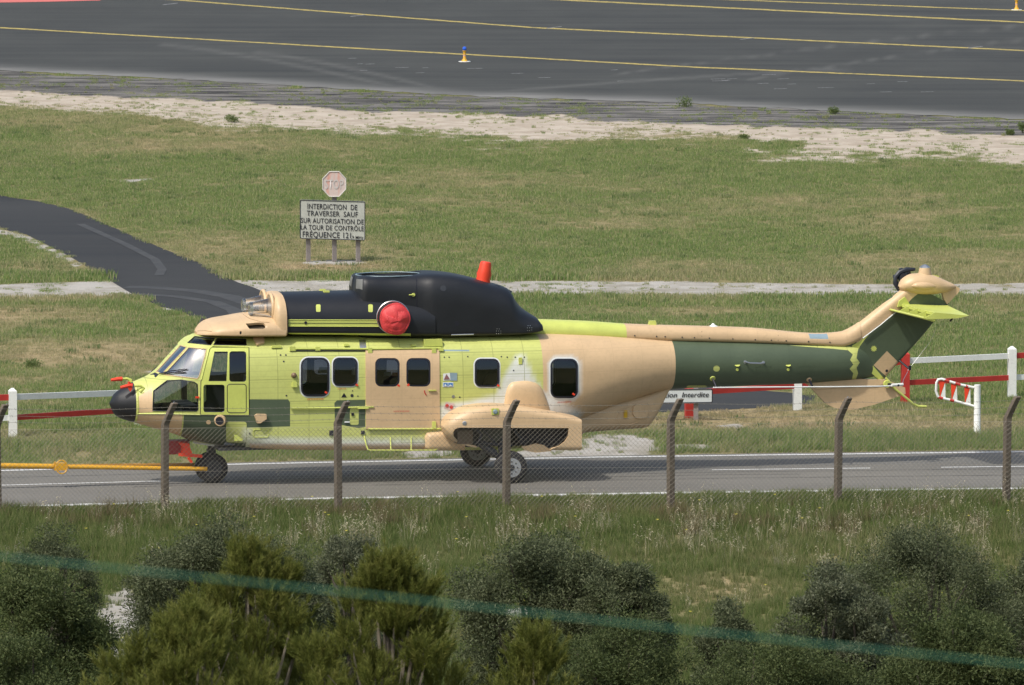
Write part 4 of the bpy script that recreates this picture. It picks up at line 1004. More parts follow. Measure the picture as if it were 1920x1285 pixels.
# stabiliser: open slotted nose with ribs
R0, R1, T0, T1 = hp(1688, 570, -.10), hp(1777, 573, -.10), hp(1753, 587, -1.72), hp(1817, 592, -1.72)
Lr, Lt = hp(1668, 580.5, -.10), hp(1733, 596.5, -1.72)
dn = Vector((0, 0, -.055)); d2 = Vector((0, 0, -.012))
mb = MB(); mb.add([R0, R1, T1, T0], [(0, 1, 2, 3)]); mb.add([R0+dn, R1+d2, T1+d2, T0+dn], [(3, 2, 1, 0)]); mb.add([T0, T1, T1+d2, T0+dn], [(0, 3, 2, 1)]); mb.add([R0, R0+dn, T0+dn, T0], [(0, 1, 2, 3)]); mb.add([R1, R1+d2, T1+d2, T1], [(0, 3, 2, 1)])
stab = mb.build('stabiliser', 'limep', heli)
lo = Vector((0, 0, -.05))
mb = MB(); mb.tube([Lr, Lt], .022, 8); mb.prism([Lr+Vector((0, 0, -.01)), Lt+Vector((0, 0, -.01)), T0+Vector((-.01, 0, -.17)), R0+Vector((-.01, 0, -.17))], (0, 0, -.012)); mb.build('stabiliser_nose', 'limep', stab)
mb = MB(); mb.prism([R0+Vector((.012, 0, -.005)), T0+Vector((.012, 0, -.005)), T0+Vector((.0, 0, -.17)), R0+Vector((.0, 0, -.17))], (.01, 0, 0)); mb.build('front_spar', paint('shaded_lime', (.20, .22, .035), .6), stab)  # lime darkened to olive: shade inside the slot put into the colour
mb = MB(); mb.prism([Lr+Vector((.02, 0, -.004)), Lt+Vector((.02, 0, -.004)), T0+Vector((-.02, 0, -.158)), R0+Vector((-.02, 0, -.158))], (0, 0, -.004)); mb.build('nose_shade_sheet', 'shaded_lime' if False else bpy.data.materials['shaded_lime'], stab)  # thin sheet over the nose plate, coloured as if in shade
for k in range(5):
    f = k/4; a = R0.lerp(T0, f); b_ = Lr.lerp(Lt, f); e = (T0-R0).normalized()*.012
    mb = MB(); mb.prism([a+Vector((0, 0, .004)), b_+Vector((0, 0, .012)), b_+Vector((0, 0, -.012)), a+Vector((0, 0, -.16))], e); mb.build('rib', 'limep', stab)
mb = MB(); mb.prism([Lt, T0+Vector((0, 0, .01)), T1, hp(1795, 597, -1.72), hp(1736, 599, -1.72)], (0, -.02, 0)); mb.build('tip_plate', 'limep', stab)
p = hp(1786, 597, -1.6); MB().tube([p, p+Vector((-.05, 0, -.06))], .02, 6).build('static_wick', 'seal', stab)
# ventral fin and tail bits
mb = MB(); vf = [(1512, 717), (1535, 742), (1549, 757), (1562, 764), (1580, 769), (1600, 768.5), (1640, 759), (1698, 739), (1697, 727), (1665, 713), (1600, 710)]
mb.prism([hp(x, y, -.07) for x, y in vf], (0, .14, 0)); mb.build('ventral_fin', 'tan', heli)
mb = MB(); mb.prism([hp(x, y, -.09) for x, y in ((1510, 719), (1600, 712), (1668, 712), (1668, 719), (1640, 724), (1560, 728), (1530, 730))], (0, .18, 0)); mb.build('fin_root_fairing', 'tanp', heli)
sk_ = [hp(1661, 709, -.1), hp(1680, 731, -.1), hp(1712, 757, -.1), hp(1722, 762, -.1), hp(1737, 762.5, -.1)]
MB().tube(sk_, .024, 8).build('tail_skid', 'limep', heli)
p = hp(1645, 688); q, n_ = fin.at(1662.5, 695.5); MB().lathe(q-n_*.004, n_, [(0, .028), (.008, .028)], 12).build('drain_port', 'seal', heli)
ant = [hp(1337, 727, -.62), hp(1450, 726, -.62), hp(1560, 725.5, -.55), hp(1650, 724.5, -.45), hp(1692, 723, -.35)]
MB().tube(ant, .014, 6).tube([hp(1672, 722.5, -.42), hp(1693, 721, -.36)], .03, 8).build('wire_antenna', 'whitep', heli)
aw = [hp(1692, 721, -.35), hp(1694, 712, -.3), hp(1702, 697, -.25)]
MB().tube(aw, .006, 4).tube([hp(1702, 695, -.2), hp(1745, 640, -.2), hp(1756, 614, -.3)], .003, 4).build('aerial_wire', 'metal', heli)
for x0, y0, x1, y1, W in ((1336, 710, 1343, 727, -.6), (1517, 712, 1523, 724, -.58)):
    p, n_ = body.at(x0, y0); MB().lathe(p, n_, [(-.01, .06), (.015, .055), (.02, .03)], 12, 0).tube([p, hp(x1, y1, W)], .022, 8, 1).build('antenna_mount', ['limep' if x0 < 1400 else 'tanp', 'seal'], heli)
p = hp(1663, 720, -.12); MB().lathe(p, (0, -1, 0), [(0, .08), (.04, .07)], 12, 0).tube([p, hp(1685, 723, -.42)], .022, 8, 1).build('antenna_mount', ['limep', 'seal'], heli)
p = hp(1686, 676, -.05); MB().tube([p, hp(1705, 692, -.2)], .022, 8).box(hp(1706, 690, -.2), (.05, .04, .09)).build('aerial_post', 'seal', heli)
for x, y in ((1382.5, 689), (1478, 689)):
    p, n_ = body.at(x, y); MB().lathe(p+Vector((0, 0, .015))-n_*.03, (0, -.6, .8), [(0, .02), (.03, .05), (.045, .055)], 12).lathe(p-n_*.01+Vector((0, 0, -.045)), n_, [(0, .03), (.015, .03)], 8).build('boom_step', 'limep', heli)
pa, na = body.at(1397, 679); pb, nb_ = body.at(1431, 680)
MB().tube([pa, pa+na*.06, pa.lerp(pb, .2)+na*.07+Vector((0, 0, -.02)), pa.lerp(pb, .8)+na*.07+Vector((0, 0, -.02)), pb+nb_*.06, pb], .016, 8).lathe(pa, na, [(0, .035), (.01, .035)], 10).lathe(pb, nb_, [(0, .035), (.01, .035)], 10).build('grab_handle', 'metal', heli)
for x0, y0, x1, y1 in ((1418, 687, 1450, 707), (1496, 687, 1528, 704)):
    q = rrect(x0, y0, x1, y1, 4, 2); MB().tube(surf_tube(body, q+[q[0]], 0, 0), .004, 4).build('hatch_outline', 'green', heli)

# ---- fittings on the cabin side
def rail(name, pts, r, off, mat='limep', parent=heli): return MB().tube(surf_tube(body, pts, 0, off), r, 6).build(name, mat, parent)
rail('door_rail', [(544, 655.5), (690, 656), (826, 654.5)], .022, .03); rail('door_rail', [(545, 765.5), (612, 765), (700, 763)], .018, .03); rail('door_rail', [(690, 804.5), (760, 804.5), (836, 804)], .018, .03)
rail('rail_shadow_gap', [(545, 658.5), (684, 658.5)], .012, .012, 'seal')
for x, y, w, h in ((548, 655, .12, .08), (595, 655, .10, .07), (693, 658, .09, .10), (813, 658, .09, .10), (680, 764, .22, .05), (813, 797, .08, .14), (552, 721, .10, .10), (826, 656, .10, .06), (518, 651, .2, .05), (649, 648, .10, .04), (775, 649, .10, .04)):
    p, n_ = body.at(x, y, .02); MB().box(p, (w, .07, h), None, 0, .85).build('bracket', 'limep', heli)
p, n_ = body.at(811, 645, .03); MB().box(p, (.38, .10, .14), None, 0, .92).build('rail_housing', 'limep', heli)
for x, y, r in ((618.5, 719.5, 0), ):
    pass
st_ = [body.at(683, 818, .0)[0], hp(686, 832, -1.1), hp(690, 843.5, -1.15), hp(694, 844.5, -1.16), hp(815, 844.5, -1.16), hp(819, 843, -1.15), hp(823, 818, -1.08)]
MB().tube(st_, .014, 6).tube([body.at(732, 820)[0], hp(733, 844, -1.16)], .012, 6).tube([body.at(771, 820)[0], hp(771, 844, -1.16)], .012, 6).build('cabin_step', 'limep', heli)
# red pull tags at window corners
for x, y, dx in ((611, 736, .03), (669, 722, .03), (747, 723, .03), (765, 722, -.03), (934, 723, .03), (1075, 739, .03)):
    p, n_ = body.at(x, y, .02); MB().box(p, (.05, .012, .035), Matrix.Rotation(.6 if dx > 0 else -.6, 3, 'Y')).build('pull_tag', 'orange', heli)
def label_text(s, x, y, wpx, hpx, mat='redink', off=.012, shear=0):
    p, n_ = body.at(x, y, off); w = wpx/96.0
    side = (n_.cross(Vector((0, 0, 1)))).normalized(); 
    r_ = Vector((1, 0, 0)); r_ = (r_-n_*r_.dot(n_)).normalized(); up = n_.cross(r_); up = up if up.z > 0 else -up
    return text_mesh('lettering', s, mat, heli, p-r_*w/2-up*(hpx/96/2), r_, up, hpx/96.0, w)
label_text('SORTIE DE SECOURS', 591, 748.5, 31, 3.0); label_text('SORTIE DE SECOURS', 1058, 754, 27, 2.6); label_text('SORTIE DE SECOURS', 752, 771, 30, 2.4, 'redink', .036)
label_text('SORTIE', 641, 729, 16, 2.0); label_text('DANGER', 1599, 730, 22, 2.6) if False else None
def decal(name, poly, mat, off=.008):
    pts = [body.at(x, y, off)[0] for x, y in poly]; n_ = body.at(*poly[0])[1]
    return MB().prism(pts, n_*-.006).build(name, mat, heli)
decal('warning_decal', [(830.5, 701), (843, 699.5), (845, 713), (831, 714)], 'whitep'); decal('warning_triangle', [(837, 701.5), (843.5, 711.5), (832, 712)], paint('triangle_brown', (.22, .10, .10), .6), .014)
decal('info_decal', [(843.5, 699), (857, 699.5), (857, 714), (844.5, 714)], 'bluegrey', .010)
decal('handling_decal', [(830, 717), (850, 717), (850, 726), (830, 726)], 'whitep'); decal('blue_symbol', [(831.5, 718.5), (839, 718.5), (839, 724.5), (831.5, 724.5)], 'blue', .013); decal('blue_symbol', [(840.5, 718.5), (848.5, 718.5), (848.5, 724.5), (840.5, 724.5)], 'blue', .013)
decal('symbol_mark', [(833, 722), (835, 720), (837, 722.5), (837, 724), (833, 724)], 'white', .017); decal('symbol_mark', [(842, 722.5), (844, 721), (847, 723), (847, 724), (842, 724)], 'white', .017)
decal('round_decal_plate', [(836, 754), (852, 757), (847, 771), (832, 765)], paint('decal_pink', (.55, .42, .40), .6))
for x, y in ((838, 761), (846, 763.5)):
    p, n_ = body.at(x, y, .012); MB().lathe(p, n_, [(0, .035), (.005, .035)], 14).build('red_dot', 'redink', heli)
for x, y, r in ((850, 744, .035), (862, 745, .016), (833, 670, .015), (842, 670, .015), (877, 669, .015), (940, 669, .015), (951, 670, .015), (966, 670, .015), (983, 670, .015), (963, 695, .016), (526, 666, .018), (536, 666, .018), (532, 678, .018), (537, 742, .018), (660, 742, .034), (661, 733, .012), (671, 743, .014), (468, 813, .018)):
    p, n_ = body.at(x, y, -.004); MB().lathe(p, n_, [(0, r), (.010, r*.9)], 10).build('port', 'metal' if r == .035 else 'darkmetal', heli)
p, n_ = body.at(551, 704); MB().lathe(p, n_, [(0, .055), (.03, .05), (.06, .02)], 12).build('knob', paint('knob_brown', (.17, .11, .06), .5), heli)
decal('triangle_mark', [(645, 737), (650, 745), (640, 745)], 'seal'); 
p, n_ = body.at(975.5, 677, .01); MB().box(p, (.07, .03, .13)).build('hook_plate', 'limep', heli)
p, n_ = body.at(621, 812, .01); MB().box(p, (.08, .02, .10)).build('patch_plate', 'darkmetal', heli); p, n_ = body.at(680, 811, .01); MB().box(p, (.07, .02, .07)).build('patch_plate', 'darkmetal', heli)
p, n_ = body.at(650.5, 791.5, .015); MB().box(p, (.10, .02, .025)).build('vent_slot', 'whitep', heli)
p, n_ = body.at(661, 777, .012); MB().box(p, (.05, .02, .05)).build('lock', 'seal', heli)
MB().tube(surf_tube(body, [(795, 732), (796, 737), (799, 741)], 0, .03), .010, 5).build('handle_arrow', 'redink', heli); p, n_ = body.at(810, 732, .04); MB().box(p, (.15, .03, .02)).build('door_handle', 'limep', heli)
# nose fittings
p, n_ = body.at(413, 789); MB().lathe(p-n_*.02, (-.25, -.95, 0), [(0, .12), (.05, .115), (.09, .10)], 20, 0).lathe(p-n_*.02, (-.35, -.93, 0), [(.06, .08), (.098, .078)], 18, 1).build('landing_light', ['tanp', 'seal'], heli, True)
p, n_ = body.at(487, 784); MB().prism([body.at(x, y)[0] for x, y in ((476, 779), (481, 776), (498, 776.5), (498.5, 785), (487, 793), (481, 793))], n_*.09).build('door_step_cover', 'tanp', heli)
p, n_ = body.at(447, 821, .01); MB().box(p, (.17, .03, .11)).build('handle_recess', 'limep', heli); p, n_ = body.at(447, 823, .03); MB().box(p, (.15, .03, .05)).build('recess_slot', 'seal', heli)
q = rrect(475.5, 806, 503, 820, 2, 2); MB().tube(surf_tube(body, q+[q[0]], 0, .004), .007, 4).build('hatch_outline', 'limep', heli)
p, n_ = body.at(391, 792, .0); MB().lathe(p, n_, [(0, .045), (.004, .045)], 14).build('paint_spot', 'tanp', heli)
for pts in ([(300, 703), (322, 697), (352, 693)], [(305, 702), (325, 700), (349, 699)]):
    MB().tube(surf_tube(body, pts, 0, .035), .011, 5).build('wiper', 'seal', heli)
MB().tube([hp(291, 701, .25), hp(284, 697, .3), hp(292, 690, .35), hp(300, 687, .35)], .012, 5).build('wiper', 'seal', heli)
decal('cowl_panel_black', [(282, 703), (291, 699), (298, 702), (292, 708)], 'seal')
p, n_ = body.at(370, 745, .02); MB().box(p, (.07, .03, .03)).build('jettison_tag', 'orange', heli)
# pitot arms
for W, pts in ((-.36, [(262, 735), (270, 728), (264, 724), (252, 724)]), (.30, [(244, 720), (245, 713), (238, 710), (228, 711)])):
    MB().tube([hp(x, y, W) for x, y in pts], [.05, .035, .028, .02], 10).build('pitot_arm', 'limep', heli, True)

# ------------------------------------------------------------------ covers left on the helicopter (they lift off)
def on_heli(o, label, cat, group=None):
    o.matrix_world = HMAT; return tag(o, label, cat, group)
def cover_empty(name, label, cat):
    e = empty(name, HO, YAW); return tag(e, label, cat)
def crumple(c, axis, r, depth, n=44, seed=3, squash=1.0):
    """taut fabric cap with folds"""
    ax = Vector(axis).normalized(); a = Vector((1, 0, 0)); a = (a-ax*a.dot(ax)).normalized(); b_ = ax.cross(a); b_ = b_ if b_.z > 0 else -b_
    vs = []; fs = []; m = 16
    rr = np.random.default_rng(seed); pts = rr.uniform(-.8, .8, (8, 2)); hh = rr.uniform(.1, 1, 8)
    for i in range(m+1):
        f = i/m
        for j in range(n):
            an = 2*PI*j/n; x = f*math.cos(an); y = f*math.sin(an)
            d2 = (pts[:, 0]-x)**2+(pts[:, 1]-y)**2; o_ = np.argsort(d2); fold = (math.sqrt(d2[o_[1]])-math.sqrt(d2[o_[0]]))
            h = depth*(1-f**3.2)*(.55+.45*hh[o_[0]]*min(1, fold*1.6+.25)+.06*math.sin(9*x+4*y)) - .02*f
            sag = 1 + .07*max(0, -math.sin(an))*(f > .8) + .025*math.sin(5*an+1)*(f > .5)
            vs.append(Vector(c)+a*x*r*sag+b_*y*r*sag*squash+ax*h)
    for i in range(m):
        for j in range(n):
            j2 = (j+1) % n; fs.append((i*n+j, (i+1)*n+j, (i+1)*n+j2, i*n+j2))
    return vs, fs
pe, ne = hp(734, 594, -.86), Vector((-.16, -.98, .05))
root = cover_empty('engine_intake_cover', 'red crumpled fabric cover tied over the round engine intake', 'cover')
vs, fs = crumple(hp(741, 597.5, -.98), (-.10, -.98, .10), .295, .15, squash=1.02)
mb = MB(); mb.add(vs, fs); o = mb.build('cover_cap', 'redfab', root, False)
mb = MB(); cc = hp(741, 597.5, -.98); ax = Vector((-.10, -.98, .10)).normalized(); mb.lathe(cc-ax*.14, ax, [(0, .285), (.07, .295), (.15, .29)], 36); mb.build('cover_skirt', 'redfab', root, True)
MB().lathe(hp(738, 596, -.80), (-.10, -.98, .04), [(-.15, .33), (.0, .325), (.06, .31), (.07, .29)], 36).build('intake_cowl_ring', 'black', heli, True)
lipc = hp(737, 595.5, -.86); axl = Vector((-.10, -.98, .04)).normalized(); aa = axl.orthogonal().normalized(); ab = axl.cross(aa)
MB().tube([lipc+(aa*math.cos(2*PI*k/36)+ab*math.sin(2*PI*k/36))*.315 for k in range(37)], .013, 6, 0, False).build('intake_ring', 'metal', heli, True)
mb = MB(); c0 = hp(908, 512, -.12)
ring = []
prof = [(-.20, .15), (-.10, .135), (-.02, .145), (.08, .12), (.17, .115), (.215, .10), (.225, .07)]
mb.lathe(c0, (.16, 0, 1), prof, 11); o = on_heli(mb.build('exhaust_cover', 'orange', None, True), 'small bright red cylindrical cover standing on the black mast fairing', 'cover')
for pts, lab in (([(248, 723.5), (243, 723), (226, 727)], 'red sleeve with ribbon on the pitot probe nearer the windscreen'), ([(229, 711), (222, 711), (208, 713)], 'red sleeve on the foremost pitot probe above the black nose')):
    W = -.36 if pts[0][1] > 720 else .30
    mb = MB(); mb.tube([hp(x, y, W) for x, y in pts], [.045, .04, .028], 8)
    if W < 0: mb.prism([hp(240, 720, W), hp(246, 722, W), hp(248, 729, W), hp(244, 735, W), hp(240, 729, W)], (0, -.02, 0)); mb.tube([hp(243, 723, W), hp(242, 716, W)], .03, 6)
    on_heli(mb.build('pitot_cover', 'orange', None, True), lab, 'cover')
tg = cover_empty('nose_gear_guard', 'bright red tow guard frame with dark red block ahead of the nose wheels', 'guard')
MB().box(hp(333, 838, .1), (.42, .3, .26)).build('guard_block', paint('dark_red', (.24, .015, .02), .6), tg)
mb = MB(); mb.prism([hp(x, y, -.30) for x, y in ((337, 831), (355, 832), (357, 842), (361, 851), (352, 857), (343, 855), (344, 840))], (0, .25, 0)); mb.build('guard_plate', 'orange', tg)
MB().box(hp(357, 854, -.28), (.46, .05, .06), Matrix.Rotation(.10, 3, 'Y')).build('guard_arm', 'orange', tg)
MB().tube([hp(353, 858, -.3), hp(360, 868, -.3)], .03, 6).build('guard_strut', 'orange', tg)
tb = cover_empty('tow_bar', 'long yellow tow bar reaching from the nose wheels out of the left edge', 'tow bar')
MB().tube([hp(-220, 869.5, -.25), hp(100, 875, -.25)], .052, 12).build('front_tube', 'yellow', tb, True)
MB().tube([hp(122, 875.5, -.25), hp(388, 879.5, -.25)], .042, 12).build('near_tube', 'yellow', tb, True)
MB().tube([hp(120, 874, -.20), hp(380, 871.5, .25)], .035, 12).build('far_tube', paint('ochre', (.33, .16, .02), .6, .2, .25), tb, True)
c0 = hp(115.5, 876, -.33); MB().tube([c0+Vector((.11*math.cos(2*PI*k/20), .03*math.sin(2*PI*k/20), .125*math.sin(2*PI*k/20))) for k in range(21)], .014, 6, 0, False).build('hand_wheel', 'yellow', tb, True)
MB().box(hp(112, 875, -.25), (.22, .16, .14)).box(hp(103, 873, -.28), (.03, .06, .15)).build('coupling', 'yellow', tb)

# ------------------------------------------------------------------ chain-link fence in front of the road
fence = empty('chain_link_fence', gnd(960, 965)); tag(fence, 'chain link fence on cranked concrete posts along the near side of the road', 'fence')
FO = Vector(fence.location)
conc = paint('weathered_concrete', (0.135, 0.108, 0.080), 0.9, 0.25, 0.35, scale=7, bump=0.5)
fb = pl([-700, 0, 308, 1887, 2600], [982, 975, 971.5, 957, 950])
post_x = [-316, -4, 309, 634.5, 949, 1257.5, 1570.5, 1886.5, 2204]
posts = [gnd(x, float(fb(x))) for x in post_x]
fdir = (posts[-1]-posts[0]).normalized(); fnor = Vector((-fdir.y, fdir.x, 0))
PR = Matrix.Rotation(math.atan2(fdir.y, fdir.x)+.35, 3, 'Z')
def post_mesh():
    mb = MB(); w = .062; rings = []
    lean = (fdir*.80-fnor*.35).normalized()
    for z, off, k in ((-.3, 0, 1), (.6, 0, 1), (1.2, 0, 1), (1.74, 0, 1), (1.78, .012, 1), (2.0, .11, .95), (2.15, .185, .92), (2.165, .19, .75)):
        rings.append([PR @ Vector((x*w*k, y*w*k, 0)) + lean*off + Vector((0, 0, z)) for x, y in ((-1, -.8), (-.8, -1), (.8, -1), (1, -.8), (1, .8), (.8, 1), (-.8, 1), (-1, .8))])
    vs = [v for r in rings for v in r]; fs = []
    for i in range(len(rings)-1):
        for j in range(8): fs.append((i*8+j, i*8+(j+1) % 8, (i+1)*8+(j+1) % 8, (i+1)*8+j))
    fs.append(tuple((len(rings)-1)*8+j for j in range(8)))
    mb.add(vs, fs); return mb
pm = None
for k, p in enumerate(posts):
    if pm is None: o = post_mesh().build('post', conc, fence); pm = o.data
    else: o = link(bpy.data.objects.new('post', pm), fence)
    o.location = p-FO; o.rotation_euler = (random.uniform(-.012, .012), random.uniform(-.012, .012), 0)
    wi = p-FO; hv = wi+Vector((0, 0, 2.10))+(fdir*.8-fnor*.35)*.17; mbw = MB()
    MB().tube([hv, hv+Vector((.05, 0, .09))], .006, 4).build('wire_tie', 'metal', fence)
wire_m = paint('galvanised_wire', (0.20, 0.185, 0.15), 0.6, 0.15, 0.1, 0.25)
PIT, HM = .088, 1.66
for k in range(len(posts)-1):
    a, b_ = posts[k]-FO+fnor*-.09, posts[k+1]-FO+fnor*-.09; L = (b_-a).length; d = (b_-a)/L
    vs = []; fs = []
    def seg(x0, z0, x1, z1, o, r=.0025):
        sag = lambda x, z: a+d*x+Vector((0, 0, .03+z-.02*math.sin(PI*min(max(x/L, 0), 1))*(z/HM)))+fnor*o
        p0, p1 = sag(x0, z0), sag(x1, z1); e = (p1-p0).normalized(); u = e.cross(fnor).normalized()
        n0 = len(vs)
        for p in (p0, p1):
            for q in range(3): vs.append(p+(u*math.cos(2.094*q)+fnor*math.sin(2.094*q))*r)
        for q in range(3): fs.append((n0+q, n0+(q+1) % 3, n0+3+(q+1) % 3, n0+3+q))
    c = -HM
    while c < L:
        for sgn in (1, -1):
            x0, z0, x1, z1 = (c, 0, c+HM, HM) if sgn > 0 else (c+HM, 0, c, HM)
            if sgn > 0:
                if x0 < 0: z0 = -x0; x0 = 0
                if x1 > L: z1 = HM-(x1-L); x1 = L
            else:
                if x1 < 0: z1 = HM+x1; x1 = 0
                if x0 > L: z0 = x0-L; x0 = L
            if z1-z0 > .05: seg(x0, z0, x1, z1, .003*sgn)
        c += PIT
    for z in (.05, .85, HM): seg(0, z, L, z, .008, .0026)
    tag(mesh_obj('wire_mesh', vs, fs, wire_m, fence), kind='stuff')
lean = (fdir*.80-fnor*.35).normalized()
for z, off in ((1.84, .035), (1.96, .09), (2.09, .15)):
    mb = MB(); pts = []
    for k in range(len(posts)-1):
        a, b_ = posts[k]-FO+lean*off+fnor*-.07, posts[k+1]-FO+lean*off+fnor*-.07
        for j in range(8): f = j/8; pts.append(a.lerp(b_, f)+Vector((0, 0, z-.035*math.sin(PI*f))))
    pts.append(b_+Vector((0, 0, z))); mb.tube(pts, .0032, 3)
    for p, q in zip(pts[:-1], pts[1:]):
        for f in (.2, .5, .8):
            c = p.lerp(q, f); mb.tube([c+Vector((-.012, 0, .02)), c+Vector((.012, 0, -.02))], .0025, 3)
    mb.build('barbed_wire', wire_m, fence)

# ------------------------------------------------------------------ red and white rail fences behind
def rail_fence(root, posts_px, ztop, rails, colours):
    """posts_px: ground points; rails: list of (z, half height, first colour index)"""
    P = [gnd(x, y) for x, y in posts_px]; O = Vector(root.location)
    for k, (p, c) in enumerate(zip(P, colours)):
        h = ztop[k]; mb = MB(); rz = Matrix.Rotation(.17, 3, 'Z')
        mb.box(p-O+Vector((0, 0, h/2-.1)), (.165, .165, h+.2), rz)
        t = p-O+Vector((0, 0, h)); vs = [t+rz @ Vector((x*.0825, y*.0825, 0)) for x, y in ((-1, -1), (1, -1), (1, 1), (-1, 1))]+[t+rz @ Vector((x*.02, y*.02, .06)) for x, y in ((-1, -1), (1, -1), (1, 1), (-1, 1))]
        mb.add(vs, [(0, 1, 5, 4), (1, 2, 6, 5), (2, 3, 7, 6), (3, 0, 4, 7), (4, 5, 6, 7)])
        mb.build('post', c, root)
    for k in range(len(P)-1):
        for z, hh, cols in rails:
            a, b_ = P[k]-O, P[k+1]-O; d = (b_-a).normalized(); n_ = Vector((-d.y, d.x, 0)); a = a+d*.07; b_ = b_-d*.07
            za, zb = z*ztop[k], z*ztop[k+1]
            mb = MB(); mb.prism([a+Vector((0, 0, za-hh))-n_*.03, b_+Vector((0, 0, zb-hh))-n_*.03, b_+Vector((0, 0, zb+hh))-n_*.03, a+Vector((0, 0, za+hh))-n_*.03], n_*.06)
            mb.build('rail', cols[k % 2], root)
lf = empty('rail_fence', gnd(24, 820)); tag(lf, 'low timber fence with one white and one red rail left of the nose', 'fence')
rail_fence(lf, [(-226, 829.5), (24, 820), (259, 798)], [.95, .95, .80], [(.865, .06, ('red', 'white')), (.42, .055, ('white', 'red'))], ['red', 'white', 'white'])
rf = empty('rail_fence', gnd(1697, 757)); tag(rf, 'low timber fence of red and white posts and rails behind the tail', 'fence')
rail_fence(rf, [(1292, 784), (1495, 769), (1697, 757), (1897, 747), (2097, 738)], [.62, .60, 1.06, 1.06, 1.06], [(.86, .058, ('white', 'red')), (.42, .055, ('red', 'white'))], ['red', 'white', 'red', 'white', 'red'])
for o in list(rf.children):                       # one low span carries a single red rail
    if o.name.startswith('rail'):
        c = sum((Vector(v.co) for v in o.data.vertices), Vector())/len(o.data.vertices)+Vector(rf.location)
        if c.x < posts[6].x*0+gnd(1690, 757).x-.1:
            if c.z < .42 or c.x < gnd(1400, 770).x: 
                if c.z < .42: bpy.data.objects.remove(o); continue
            o.data.materials.clear(); o.data.materials.append(M['red'])
sb = empty('swing_barrier', gnd(1832, 818)); tag(sb, 'short white tube swing barrier with red and white triangles right of the tail', 'barrier')
O = Vector(sb.location); pb = Vector((0, 0, 0)); sc = 1.0/ (F/ O.y)
def sbp(px, py):
    return at_dist(px, py, O.y)-O
hgt = sbp(1832, 722).z
MB().lathe((0, 0, -.1), (0, 0, 1), [(0, .075), (.27, .075), (.28, .068), (hgt+.1, .068), (hgt+.105, .05)], 16).build('post', 'white', sb, True)
loop = [(1826, 727), (1800, 721.5), (1775, 714), (1766, 711), (1759, 712), (1756, 718), (1755, 733), (1758, 743), (1762, 746), (1790, 752), (1826, 762)]
MB().tube([sbp(*q) for q in loop], .028, 10).build('frame', 'white', sb, True)
for a, b_ in (((1771, 713), (1780, 715.5)), ((1791, 719), (1801, 722)), ((1759.5, 745), (1768, 747.5)), ((1781, 750), (1789, 752)), ((1811, 724), (1815, 725))):
    MB().tube([sbp(*a), sbp(*b_)], .030, 10).build('red_band', 'red', sb)
for x, y in ((1761, 713), (1783, 718.5), (1808, 724)):
    mb = MB(); mb.prism([sbp(x, y+.5), sbp(x+11, y+3), sbp(x+1.5, y+32)], (0, .02, 0)); mb.build('red_triangle', 'orange', sb)
    mb = MB(); mb.prism([sbp(x+11.2, y+5), sbp(x+12, y+35), sbp(x+2, y+32.5)], (0, .02, 0)); mb.build('white_triangle', 'white', sb)

# ------------------------------------------------------------------ signs
sg = empty('crossing_sign', gnd(626, 492)); tag(sg, 'grey notice board with five lines of black text under a faded stop sign', 'sign')
O = Vector(sg.location)
def sp(px, py, back=0.0): return at_dist(px, py, O.y+back)-O
al = paint('weathered_sign_face', (0.40, 0.41, 0.37), 0.5, 0.14, 0.15, scale=4)
pc = [(562, 375), (684.5, 378.5), (684.5, 450.5), (562, 447)]
c4 = rrect(562, 374.5, 685, 448, 3.5, 3); c4 = [(x, y+(x-562)*.028) for x, y in c4]
panel = MB().prism([sp(*q) for q in c4], (0, .04, 0)).build('panel', al, sg)
MB().tube([sp(x, y, -.004) for x, y in inset(c4, .8)+[inset(c4, .8)[0]]], .012, 6).build('border', 'ink', panel)
for txt, x0, x1, y, h in (('INTERDICTION  DE', 576.5, 670, 391.5, 9.8), ('TRAVERSER  SAUF', 575.5, 671, 404.5, 9.6), ('SUR AUTORISATION DE', 564, 682, 418, 9.2), ('LA TOUR DE CONTRÔLE', 564, 682, 430.5, 9.0), ('FRÉQUENCE 121', 567.5, 658, 444.5, 10.4), ('.9 MHz', 658.5, 681, 445.5, 5.8)):
    p = sp(x0, y+(x0-562)*.028-.028*(570-562), -.012); q = sp(x1, y+(x1-562)*.028-.028*(570-562), -.012); r_ = (q-p)
    t_ = text_mesh('lettering', txt, 'ink', panel, p, r_.normalized(), Vector((0, 0, 1)), h/(F/O.y), r_.length, sep=1.05)
post_m = paint('sign_post_grey', (0.23, 0.20, 0.185), 0.7, 0.15, 0.2)
for x, yt, yb in ((577.5, 376, 490), (626.5, 345, 493), (671, 379, 495)):
    a, b_ = sp(x, yt), sp(x, yb); MB().box(Vector((a.x, .11, (a.z-.3)/2)), (.105, .07, a.z+.3), Matrix.Rotation(.35, 3, 'Z')).build('post', post_m, sg)
oc = [(626.8+24.3*math.cos(PI/8+k*PI/4), 345.5+26.2*math.sin(PI/8+k*PI/4)) for k in range(8)]
m, nt, b = new_mat('faded_stop_red')
n1 = noise_n(nt, 2.2, 4, .6, 'Object', (2.2, 1, .45))
nt.links.new(mixc(nt, ramp(nt, n1, [(.50, 0.0), (.66, 1.0)]), (.52, .43, .40), (.56, .27, .21)), b.inputs['Base Color']); b.inputs['Roughness'].default_value = .55
plate = MB().prism([sp(*q) for q in oc], (0, .03, 0)).build('stop_plate', m, sg)
ic = inset(oc, .9); MB().tube([sp(x, y, -.004) for x, y in ic+[ic[0]]], .014, 6).build('border', paint('faded_white', (.55, .54, .50), .6), plate)
